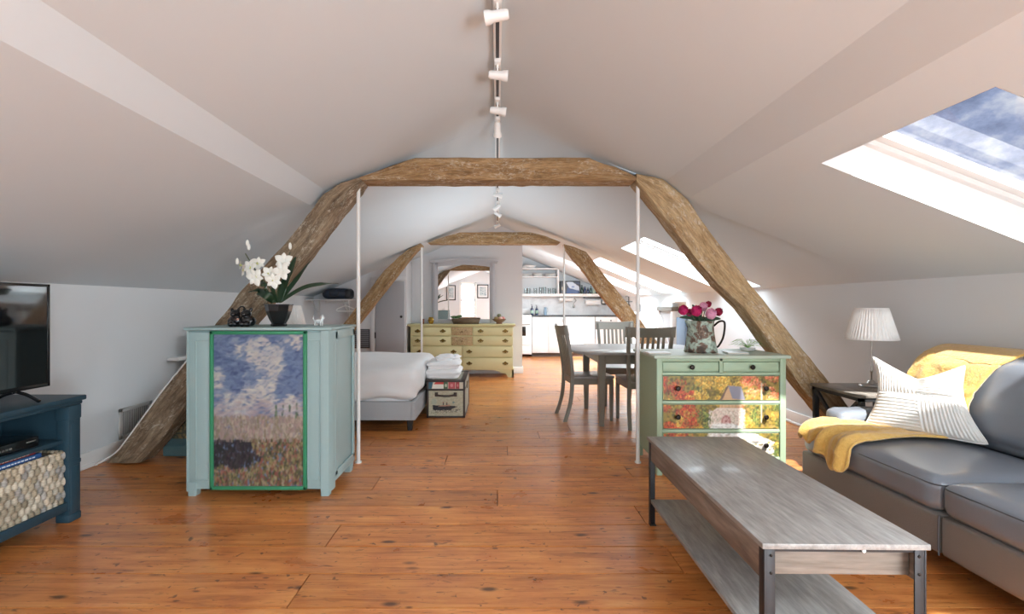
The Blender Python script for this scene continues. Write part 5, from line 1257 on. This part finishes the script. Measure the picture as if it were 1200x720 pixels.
for k in (1,2,3):
    a,b,z0_,z1_=xl+.005,xr-.005,zr[k+1]+.015,zr[k]-.015
    d=obj('drawer',MB().box(a,b,gy0+.008,gy0+.35,z0_,z1_,bev=.003),M['sage'],gd,label='drawer covered with part of an autumn woodland mural')
    H=zr[1]-zr[4]; v1=1-(zr[1]-z1_)/H; v0=1-(zr[1]-z0_)/H
    obj('mural',picture(MILL,a+.002,b-.002,z0_+.002,z1_-.002,gy0+.0065,300,62,0,1,v0,v1),M['mural'],d,None)
    for q in (.12,.875): gknob(a+(b-a)*q,(z0_+z1_)/2+.0,d)
base(gd,((gx0+gx1)/2,(gy0+gy1)/2,0))
# pitcher with peonies
t=NT('rusted_painted_tin'); v=t.coord(); n=t.noise(v,16,5,.6,.5); n2=t.noise(v,45,4,.6)
c=t.ramp(n,[(.38,lin(70,58,50)),(.47,lin(120,96,80)),(.52,lin(150,168,156)),(.62,lin(184,198,184)),(.72,lin(110,120,108))]); c=t.mix(.4,c,t.ramp(n2,[(.3,BW(.2)),(.7,BW(.8))]),'OVERLAY'); t.bump(n,.3,.004); M['tin']=t.out(c,.6,.15)
pc=P(821,410,3.66); pc=Vector((pc.x,3.66,gz))
pi_=thing('flower_pitcher','rusty painted tin pitcher holding the peonies on the green dresser','pitcher')
obj('body',MB().lathe([(0,0),(.118,0),(.122,.008),(.118,.015),(.108,.07),(.098,.14),(.092,.20),(.096,.235),(.099,.24),(.094,.24),(.088,.20),(.09,.16),(0,.15)],pc,36),M['tin'],pi_)
obj('handle',MB().tube(catmull([pc+Vector((.092,-.02,.20)),pc+Vector((.13,-.03,.235)),pc+Vector((.165,-.04,.225)),pc+Vector((.155,-.04,.12)),pc+Vector((.125,-.03,.05)),pc+Vector((.108,-.02,.04))],6),.0075,10),M['bronze'],pi_)
obj('spout',MB().sheet(6,6,lambda u,v:pc+Vector((-.09-.035*v*math.sin(PI*u),(.05*(1-v*.3))*(2*u-1),.19+.055*v)) ),M['tin'],pi_); solid(pi_.children[-1],.002)
base(pi_,pc)
def peony(c,r,seed,mt,label):
    rn=random.Random(seed); F=thing('peony',label,'flower','peonies in the pitcher')
    m=MB()
    for k in range(46):
        q=k/46; th=k*2.4; ph=.15+1.35*q**.8  # from top to sides
        d=Vector((math.sin(ph)*math.cos(th),math.sin(ph)*math.sin(th),math.cos(ph)))
        # tilt the bloom toward the camera
        rot=Matrix.Rotation(R(48),3,'X'); 
        s_=d.cross(Vector((0,0,1))).normalized() if abs(d.z)<.98 else Vector((1,0,0)); u_=s_.cross(d).normalized()
        rad=r*(.62+.34*q); sz=r*(.28+.26*q)
        cc_=d*rad*.82
        ct=rn.uniform(.8,1.12)
        def f(u,v,d=d,s_=s_,u_=u_,cc_=cc_,sz=sz,sd=rn.random()*9):
            a=2*u-1;b=2*v-1
            w=math.sqrt(max(0,1-.55*b*b)); p=cc_+s_*a*w*sz+u_*b*sz+d*(-.42*(a*a+.4*b*b)*sz+.16*sz*math.sin(5*a+sd)*max(0,b)+.12*sz*b)
            return Vector(c)+rot@p
        m.sheet(5,5,f,lambda u,v,ct=ct:(ct,ct,ct))
    o=obj('petals',m,M[mt],F,60); solid(o,.0008)
    obj('heart',MB().ell(c,(r*.62,r*.62,r*.58)),M[mt],F)
    obj('stem',MB().tube(catmull([Vector(c)+Vector((0,.01,-r*.5)),(Vector(c)+Vector((pc.x,pc.y,gz+.24)))/2,Vector((pc.x,pc.y,gz+.17))],4),.003,8),M['stem'],F)
    return base(F,c)
def petalmat(n,c):
    t=NT(n); a=t.new('ShaderNodeAttribute',attribute_name='Col').outputs['Color']; t.b.inputs['Sheen Weight'].default_value=.2
    return t.out(t.mix(1.0,t.mix(t.noise(t.coord(),30,3),tuple(x*.8 for x in c[:3])+(1,),c),a,'MULTIPLY'),.6,0,.3)
M['magenta']=petalmat('magenta_petal',lin(186,34,96)); M['pinkp']=petalmat('pale_pink_petal',lin(226,160,190)); M['crimson']=petalmat('crimson_petal',lin(150,24,60))
for (a,b,Y,r_,mt,lab) in ((800.5,364,3.60,.046,'magenta','magenta peony at the far left of the bunch'),(816,365,3.55,.050,'magenta','largest magenta peony in the middle front of the bunch'),(833,368.5,3.56,.050,'pinkp','big pale pink peony at the front of the bunch'),(824,360,3.70,.042,'pinkp','smaller pale pink peony peeping over the top of the bunch'),(842,366,3.64,.038,'crimson','dark crimson peony at the far right of the bunch'),(808,367,3.66,.036,'magenta','small magenta peony tucked between the two larger ones'),(830,357,3.76,.03,'crimson','small crimson peony at the back top of the bunch')):
    peony(P(a,b,Y),r_,int(a),mt,lab)
lf=thing('foliage_sprig','few dark green leaves between the peony blooms','leaves')
for k,(a,b) in enumerate(((811,357),(806,372),(826,374),(838,376),(796,372),(845,374))):
    q=P(a,b,3.66); c1=Vector((pc.x,pc.y,gz+.24)); solid(obj('leaf',strap([c1,(c1+q)/2+Vector((0,-.01,.01)),q],.018,n=5),M['leaf'],lf,60),.0015)
base(lf,pc+Vector((0,0,.2)))
M['paper']=plain('magazine_cover',lin(214,218,220),.35,var=.05,scale=20)
for (a,b,w_,rz,lab) in ((770,411,.085,.1,'thin pale booklet lying left of the pitcher on the green dresser'),(862,411.5,.075,-.1,'thin pale booklet lying right of the pitcher on the green dresser')):
    bk_=thing('booklet',lab,'booklet','pale booklets'); y=3.56; x=(a-CX)*y/FPX
    obj('cover',MB().box(-w_,w_,-.055,.055,0,.002).box(-w_,w_,-.055,.055,.009,.011),M['paper'],bk_); obj('pages',MB().box(-w_+.003,w_-.003,-.052,.052,.002,.009),M['pages'],bk_)
    bk_.location=(x,y,gz); bk_.rotation_euler=(0,0,rz)
# fern in a small pot
fe=thing('potted_fern','light green fern in a low pot at the back right of the green dresser','potted plant'); fc_=Vector(((876-CX)*3.8/FPX,3.80,gz))
obj('pot',MB().lathe([(0,0),(.045,0),(.055,.012),(.058,.022),(.052,.022),(0,.018)],fc_,20),M['white'],fe)
M['fern']=plain('fern_green',lin(130,176,96),.6,var=.2,scale=30)
rn=random.Random(3)
for k in range(34):
    a=k*2.4; L=rn.uniform(.09,.16); up=rn.uniform(.02,.07); d=Vector((math.cos(a),math.sin(a)*.6,0)); c1=fc_+Vector((0,0,.02))
    pts=catmull([c1,c1+d*L*.5+Vector((0,0,up)),c1+d*L+Vector((0,0,up*.7))],6); m=MB().tube(pts,.001,5)
    for j,p in enumerate(pts[2:]):
        w_=.016*math.sin(PI*(j+1)/len(pts)); sd=Vector((-d.y,d.x,0)).normalized()
        for s_ in (-1,1): m._add([p,p+sd*s_*w_+d*.008,p+d*.009],[(0,1,2)])
    obj('frond',m,M['fern'],fe,None)
base(fe,fc_)
# ================================================================== COFFEE TABLE
M['gwood']=wood('grey_oak_laminate',lin(128,123,118),lin(143,139,135),lin(158,155,152),'Object',(5,.7,5),.4,3.2,.06,.45,.1)
M['gwood2']=wood('grey_oak_apron',lin(96,86,78),lin(124,113,103),lin(146,135,124),'Object',(4.5,.45,4.5),.5,3.2,.12,.3)
M['gwood3']=wood('grey_oak_cross',lin(96,86,78),lin(124,113,103),lin(146,135,124),'Object',(.45,4.5,4.5),.5,3.2,.12,.3)
ct=thing('coffee_table','long grey oak coffee table with black metal legs and a lower shelf','coffee table')
w2,l2,h=.256,.602,.486
obj('table_top',MB().box(-w2,w2,-l2,l2,h-.018,h,bev=.002),M['gwood'],ct)
for s_ in (-1,1):
    obj('apron',MB().box(min(s_*(w2-.012),s_*(w2-.027)),max(s_*(w2-.012),s_*(w2-.027)),-l2+.03,l2-.03,h-.125,h-.019,bev=.001),M['gwood2'],ct)
    obj('apron',MB().box(-w2+.03,w2-.03,min(s_*(l2-.045),s_*(l2-.06)),max(s_*(l2-.045),s_*(l2-.06)),h-.118,h-.030,bev=.001),M['gwood3'],ct)
    obj('rail',MB().box(-w2+.012,w2-.012,min(s_*(l2-.012),s_*(l2-.034)),max(s_*(l2-.012),s_*(l2-.034)),h-.030,h-.0185),M['blackm'],ct)
    obj('rail',MB().box(-w2+.012,w2-.012,min(s_*(l2-.012),s_*(l2-.034)),max(s_*(l2-.012),s_*(l2-.034)),.115,.127),M['blackm'],ct)
for a in (-1,1):
    for b in (-1,1):
        x,y=a*(w2-.026),b*(l2-.022)
        lg=MB().box(x-.017,x+.017,y-.0025+b*.012,y+.0025+b*.012,0,h-.0185,bev=.001).box(x-.0025+a*.015,x+.0025+a*.015,y-.016,y+.013 if b>0 else y+.016,0,h-.0185,bev=.001)
        lg.box(x-.017,x+.017,y-.014,y+.014,0,.006)
        l_=obj('leg',lg,M['blackm'],ct)
        for z in (h-.04,h-.095): obj('screw',MB().ell((x-a*.004,y+b*.0155,z),(.005,.003,.005),10,6),M['bronze'],l_)
obj('bottom_shelf',MB().box(-w2+.012,w2-.012,-l2+.03,l2-.03,.128,.146,bev=.002),M['gwood'],ct)
sc2=obj('cam_screw',MB().cyl((.068-.03+.02,-l2+.010,h-.024),(.058,-l2+.006,h-.024),.0055),M['white'],ct,label='small white screw cap')
ct.location=((.818+1.345)/2,(1.468+2.67)/2,0); ct.rotation_euler=(0,0,R(-.9))

# ================================================================== SIDE TABLE + LAMP
M['dkframe']=plain('charcoal_frame',lin(52,54,56),.4,.2); M['sidetop']=wood('side_table_top',lin(90,84,76),lin(122,116,108),lin(150,144,136),'Object',(5,.6,5),.4,3,.1,.4)
sd=thing('side_table','small charcoal end table with crossed side braces behind the sofa arm','side table')
ax0,ax1,ay0,ay1,az=2.375,2.86,3.125,3.605,.632
obj('table_top',MB().box(ax0-.01,ax1+.01,ay0-.01,ay1+.01,az-.02,az,bev=.003),M['sidetop'],sd)
for a in (ax0,ax1-.032):
    for b in (ay0,ay1-.032): obj('leg',MB().box(a,a+.032,b,b+.032,0,az-.02,bev=.003),M['dkframe'],sd)
for a in (ax0,ax1-.025):
    obj('rail',MB().box(a,a+.025,ay0,ay1,az-.045,az-.02),M['dkframe'],sd); obj('rail',MB().box(a,a+.025,ay0,ay1,.16,.185),M['dkframe'],sd)
    for p,q in (((ay0+.03,.18),(ay1-.03,az-.045)),((ay1-.03,.18),(ay0+.03,az-.045))):
        d=Vector((q[0]-p[0],q[1]-p[1])).normalized(); n_=Vector((-d.y,d.x))*.011
        obj('cross_brace',MB().prism([(p[0]+n_.x,p[1]+n_.y),(p[0]-n_.x,p[1]-n_.y),(q[0]-n_.x,q[1]-n_.y),(q[0]+n_.x,q[1]+n_.y)],a+.004,a+.02,'x'),M['dkframe'],sd)
obj('rail',MB().box(ax0,ax1,ay0,ay0+.025,az-.045,az-.02),M['dkframe'],sd); obj('rail',MB().box(ax0,ax1,ay1-.025,ay1,az-.045,az-.02),M['dkframe'],sd)
obj('lower_shelf',MB().box(ax0+.01,ax1-.01,ay0+.01,ay1-.01,.165,.18),M['sidetop'],sd)
base(sd,((ax0+ax1)/2,(ay0+ay1)/2,0))
lp=P(1019,450,3.5)
lamp('table_lamp','white pleated lampshade on a slim brushed steel stem, on the charcoal end table',(2.715,3.47),.975,1.197,.158,.098,0,az,.0055,'steel',48)

# ================================================================== SOFA
t=NT('grey_leather'); v=t.coord(); n=t.noise(v,2.2,4,.55); n2=t.noise(v,130,3,.6); n3=t.noise(t.coord('Object',(1,1,1)),5,3,.5,.3)
c=t.mix(n,lin(104,111,120),lin(134,141,151)); c=t.mix(t.math('MULTIPLY',n2,.12),c,lin(150,156,164))
t.bump(t.math('ADD',t.math('MULTIPLY',n2,.2),t.math('MULTIPLY',n3,.5)),.15,.006); M['leather']=t.out(c,t.math('ADD',.25,t.math('MULTIPLY',n,.12)),0,.7,.25)
M['leather_side']=plain('grey_leather_flat',lin(124,120,116),.5,var=.05,bump=.25,bscale=140)
M['seam']=plain('leather_piping',lin(74,78,84),.45)
so=thing('sofa','grey leather sofa with loose seat cushions, running along the right wall','sofa')
X0,X1,Y0,Y1=1.97,2.97,.98,3.10
bs=MB()
ym=2.13
for (a,b) in ((Y0,1.13),(1.14,ym-.002),(ym+.002,Y1)): bs.rbox(((X0+X1)/2,(a+b)/2,.195),((X1-X0)/2,(b-a)/2,.092),.018,6,(.004,0,0))
obj('base',bs,M['leather_side'],so,80)
ss=MB().tube([(X0-.003,ym,.105),(X0-.006,ym,.195),(X0-.003,ym,.285)],.004,6); obj('base_seam',ss,M['seam'],so)
for a in (X0+.06,X1-.06):
    for b in (Y0+.08,Y1-.08): obj('foot',MB().loft([(a,b,0,.022,.022),(a,b,.11,.03,.03)]),M['darkleg'],so)
def wr(seed,amp=.006):
    return lambda p,q: p+Vector((0,0,(noise.noise(Vector((p.x*5,p.y*4,seed)))*amp+noise.noise(Vector((p.x*16,p.y*12,seed)))*amp*.35)*max(0,q.z)))+Vector((noise.noise(Vector((p.y*6,p.z*8,seed+3)))*amp*min(0,q.x),0,0))
def seam_loop(x0,x1,y0,y1,z,r,par):
    obj('piping',MB().tube(rr3(x0,x1,y0,y1,.045,z),r,6,closed=True),M['seam'],par)
def rr3(x0,x1,y0,y1,r,z):
    pts=[]
    for (cx,cy,a0) in ((x1-r,y1-r,0),(x0+r,y1-r,90),(x0+r,y0+r,180),(x1-r,y0+r,270)):
        for k in range(7): t_=R(a0+90*k/6); pts.append((cx+r*math.cos(t_),cy+r*math.sin(t_),z))
    return pts
for (a,b,s_) in ((ym+.004,3.09,1),(1.16,ym-.004,2)):
    q=obj('seat_cushion',MB().rbox(((X0+2.70)/2-.006,(a+b)/2,.362),((2.70-X0)/2+.004,(b-a)/2,.078),.05,16,(.006,.0,.028),wr(s_)),M['leather'],so,80)
    seam_loop(X0-.005,2.69,a+.004,b-.004,.412,.0035,q)
# back cushions, high and rounded
def back(a,b,s_):
    rt=Matrix.Rotation(.20,3,'Y')
    f_=wr(s_+5,.006)
    q=obj('back_cushion',MB().rbox((2.775,(a+b)/2,.685),(.115,(b-a)/2,.245),.085,16,(.045,.0,.02),lambda p,q_:p+Vector((noise.noise(Vector((p.y*5,p.z*5,s_)))*.008,0,0)),rot=rt),M['leather'],so,80)
    pts=[]
    for k in range(13):
        y=a+.03+(b-a-.06)*k/12; w_=1-((k-6)/6)**2
        p=rt@Vector((-.1-.012-.034*max(0,w_)**.5,0,.105)); pts.append((p.x+2.775,y,p.z+.685))
    obj('piping',MB().tube(pts,.004,6),M['seam'],q)
back(2.145,2.985,1); back(1.19,2.135,2)
obj('back_frame',MB().rbox((2.905,(Y0+Y1)/2,.50),(.075,(Y1-Y0)/2,.32),.06,8,(0,0,.01),rot=None),M['leather_side'],so,80)
for (a,b) in ((2.945,3.105),(.98,1.14)):
    obj('armrest',MB().rbox((2.48,(a+b)/2,.42),(.36,(b-a)/2,.145),.038,12,(.012,.008,.006),wr(9,.006)),M['leather'],so,80)
base(so,((X0+X1)/2,(Y0+Y1)/2,0))

# ================================================================== THROW + PILLOW
t=NT('mustard_fleece'); v=t.coord(); n=t.noise(v,150,2,.6); n2=t.noise(v,40,3,.6)
c=t.mix(n2,lin(206,158,72),lin(232,192,112)); t.bump(t.math('ADD',n,n2),.9,.006); M['fleece']=t.out(c,.95,0,.1,0,.5)
def path_point(s):
    return s
backpath=[(2.99,.74),(2.985,.86),(2.955,.945),(2.88,.965),(2.79,.945),(2.68,.88),(2.615,.77),(2.585,.66),(2.570,.55),(2.555,.495),(2.50,.482),(2.40,.484),(2.28,.484),(2.14,.478),(2.03,.464),(1.965,.44),(1.945,.39),(1.940,.33),(1.938,.27)]
bp_=catmull([(x,0,z) for x,z in backpath],5); D=[0]
for a,b in zip(bp_,bp_[1:]): D.append(D[-1]+(b-a).length)
def at(s):
    s=max(0,min(1,s))*D[-1]; k=0
    while k<len(D)-2 and D[k+1]<s: k+=1
    w=(s-D[k])/max(1e-9,D[k+1]-D[k]); p=bp_[k].lerp(bp_[k+1],w); d=(bp_[k+1]-bp_[k]).normalized(); return p,Vector((d.z,0,-d.x))*-1
def thr(u,v):
    # v along the drape, u across (0 = towards the camera)
    hem=.945+.05*math.sin(PI*min(1,.12+u/.62))*1+.010*math.sin(u*27)-.015*u
    p,n_=at(v*hem)
    x,z=p.x,p.z
    if v<.42: y0=2.49+.11*(v/.42)**2; y1=3.03
    elif v<.72: q=(v-.42)/.30; y0=2.60+.05*q; y1=3.03-.13*q if q<1 else 2.9
    else: q=(v-.72)/.28; y0=2.65-.03*q; y1=2.90+.16*min(1,q*1.6)
    if .5<v<.80: y1=min(y1,2.915)
    y=y0+(y1-y0)*u
    fold=max(0,(v-.62)/.38); w=noise.noise(Vector((x*9,y*9,z*9)))*.007+noise.noise(Vector((x*22+3,y*22,z*22)))*.004
    off=.010+w+abs(w)
    # gathered folds towards the front corner
    off+=fold*.020*(1+math.sin(u*17+v*6))*.8+fold*.010*math.sin(u*33-v*9)
    if v<.42: off+=.004
    q=Vector((x,y,z))+Vector((-abs(n_.x) if v>.12 else abs(n_.x)*.2,0,abs(n_.z)))*off
    if v<.3 : q=Vector((x,y,z))+Vector(((-.02 if x<2.9 else .0),0,.006))*1+n_*0
    return q
th=obj('throw_blanket',MB().sheet(60,150,thr),M['fleece'],None,80); solid(th,.014,0)
tag(th,'mustard yellow fleece throw draped over the back, seat and front corner of the grey sofa','throw blanket'); base(th,(2.3,2.8,.48))
# hanging bunch of the throw over the front corner is part of the same cloth
M['rib']=plain('white_ribbed_knit',lin(214,211,205),.95,var=.03,bump=.3,bscale=120,sheen=.3)
A_=P(1021,417,3.02); B_=P(1134,428,2.62); C_=P(1161,525,2.50); D_=P(1014,500,2.92)
A_=Vector((2.36,3.02,.905)); B_=Vector((2.585,2.63,.895)); C_=Vector((2.60,2.515,.475)); D_=Vector((2.22,2.90,.492))
cc_=(A_+B_+C_+D_)/4; nrm=((B_-D_).cross(A_-C_)).normalized()
if nrm.y>0: nrm=-nrm
def pil_pt(u,v,side):
    a=2*u-1;b=2*v-1 # a: left->right, b bottom->top
    p=(D_*(1-u)*(1-v)+C_*u*(1-v)+B_*u*v+A_*(1-u)*v)
    up=((A_+B_)-(C_+D_)).normalized(); rt_=((B_+C_)-(A_+D_)).normalized()
    # concave outline: top centre notch, slightly pinched sides
    k_=1-.055*(a*a*b*b)**3; p=cc_+(p-cc_)*k_
    p-=up*.122*max(0,b)**1.6*(1-abs(a)**1.25)
    p+=up*.012*max(0,-b)**2*(1-a*a)
    p-=rt_*a*abs(a)*.058*(1-b*b)
    th_=.085*max(0,(1-a*a))**.45*max(0,(1-b*b))**.45
    th_-=.045*math.exp(-(a*a)/.02)*max(0,b+.05)*(1-b*b)**.3 + .018*math.exp(-(b*b)/.006)*(1-a*a)
    # ribs: run level in the upper right and lower left, upright in the others
    if side>0:
        if (a<0)==(b>0): r_=math.sin(a*84)
        else: r_=math.sin(b*70)
        th_+=.0034*r_*min(1,8*(1-abs(a)))*min(1,8*(1-abs(b)))
    return p+nrm*th_*side
pm=MB().sheet(230,190,lambda u,v:pil_pt(u,v,1)); n0=len(pm.f)
pm.sheet(60,50,lambda u,v:pil_pt(u,v,-1),flip=True)
pw=thing('throw_pillow','white ribbed throw pillow with pointed corners leaning on the mustard throw','pillow')
obj('cover',pm,M['rib'],pw,80)
edge=[pil_pt(k/30,1,0) for k in range(31)]+[pil_pt(1,1-k/30,0) for k in range(1,31)]+[pil_pt(1-k/30,0,0) for k in range(1,31)]+[pil_pt(0,k/30,0) for k in range(1,30)]
obj('piping',MB().tube(edge,.006,8,closed=True),M['rib'],pw,80)
base(pw,(cc_.x,cc_.y,.47))

# ================================================================== LIGHT
W_=bpy.data.worlds.new('sky'); bpy.context.scene.world=W_; W_.use_nodes=True; nt=W_.node_tree; N=nt.nodes; Lk=nt.links
bgn=N['Background']; tc=N.new('ShaderNodeTexCoord'); mp=N.new('ShaderNodeMapping'); mp.inputs['Scale'].default_value=(1,1,1.6); Lk.new(tc.outputs['Generated'],mp.inputs[0])
nz=N.new('ShaderNodeTexNoise'); nz.inputs['Scale'].default_value=13; nz.inputs['Detail'].default_value=8; nz.inputs['Roughness'].default_value=.62; Lk.new(mp.outputs[0],nz.inputs['Vector'])
rp=N.new('ShaderNodeValToRGB'); Lk.new(nz.outputs['Fac'],rp.inputs[0]); e=rp.color_ramp.elements
e[0].position=.38;e[0].color=lin(130,144,178);e[1].position=.64;e[1].color=lin(222,228,242); k=e.new(.5);k.color=lin(164,178,214)
Lk.new(rp.outputs[0],bgn.inputs['Color']); bgn.inputs['Strength'].default_value=SKYS if 'SKYS' in globals() else 1.0
def area(name,loc,dirv,sx,sy,power,col=(1,1,1),spread=180):
    l=bpy.data.lights.new(name,'AREA'); l.shape='RECTANGLE'; l.size=sx; l.size_y=sy; l.energy=power; l.color=col; l.spread=R(spread)
    o=bpy.data.objects.new(name,l); C.objects.link(o); o.location=loc; o.rotation_euler=Vector(dirv).to_track_quat('-Z','Y').to_euler(); return o
COOL=(.83,.955,1.04)
# daylight in the skylight openings (all but the nearest, where the sky itself is seen); the last two are added fill
for i,(c,d,a,b) in enumerate(SKL):
    if i==0: continue
    l=area('skylight_daylight_fill',c,d,1,1,0); q=d.to_track_quat('-Z','Y')
    # width along y
    z=-d; yv=Vector((0,1,0)); xv=yv.cross(z).normalized(); mtx=Matrix((xv,yv,z)).transposed(); l.rotation_euler=mtx.to_euler(); l.data.size=a*1.05; l.data.size_y=b
    l.data.energy=[0,80,95,105,130,110][i]; l.data.color=COOL
area('window_daylight',(xm_:=(wx0+wx1)/2,YB-.11,(wz0+wz1)/2),(0,1,0),wx1-wx0,wz1-wz0,60,COOL)
sun=bpy.data.lights.new('sun','SUN'); sun.energy=12.0; sun.angle=R(1.2); sun.color=(1,.98,.95); so_=bpy.data.objects.new('sun',sun); C.objects.link(so_); so_.rotation_euler=Vector((-.10,1.42,-1.80)).to_track_quat('-Z','Y').to_euler(); so_.location=(2,-3,6)
# added fill lights, aimed upward: soft, low, behind the camera
area('fill_light',(2.1,-1.9,.7),(-.4,1,.75),1.6,1.0,125,COOL)
area('fill_light',(-2.0,-1.6,.42),(.3,.8,1.0),1.2,.5,12,COOL)
area('kitchen_fill',(1.5,9.4,1.75),(0,1,-.1),1.4,.3,15,COOL)  # fill added to brighten the kitchen, no fixture belongs to it
area('fill_light',(-.2,6.0,1.36),(0,0,1),1.0,2.6,15,COOL)  # fill added in mid-room, facing up to brighten the far ceiling
# ================================================================== CAMERA
cam=bpy.data.cameras.new('camera'); co=bpy.data.objects.new('camera',cam); C.objects.link(co)
cam.sensor_fit='HORIZONTAL'; cam.sensor_width=36; cam.lens=FPX/1200*36; cam.shift_x=(600-CX)/1200; cam.shift_y=-(360-CY)/1200
co.location=(0,0,CAMZ); co.rotation_euler=(R(90),0,0); cam.clip_start=.02
S=bpy.context.scene; S.camera=co
S.view_settings.view_transform='Standard'; S.view_settings.look='None'; S.view_settings.gamma=1; S.view_settings.use_curve_mapping=False; S.view_settings.exposure=0.06
S.cycles.max_bounces=10; S.cycles.diffuse_bounces=6; S.cycles.transparent_max_bounces=16; S.cycles.sample_clamp_indirect=6
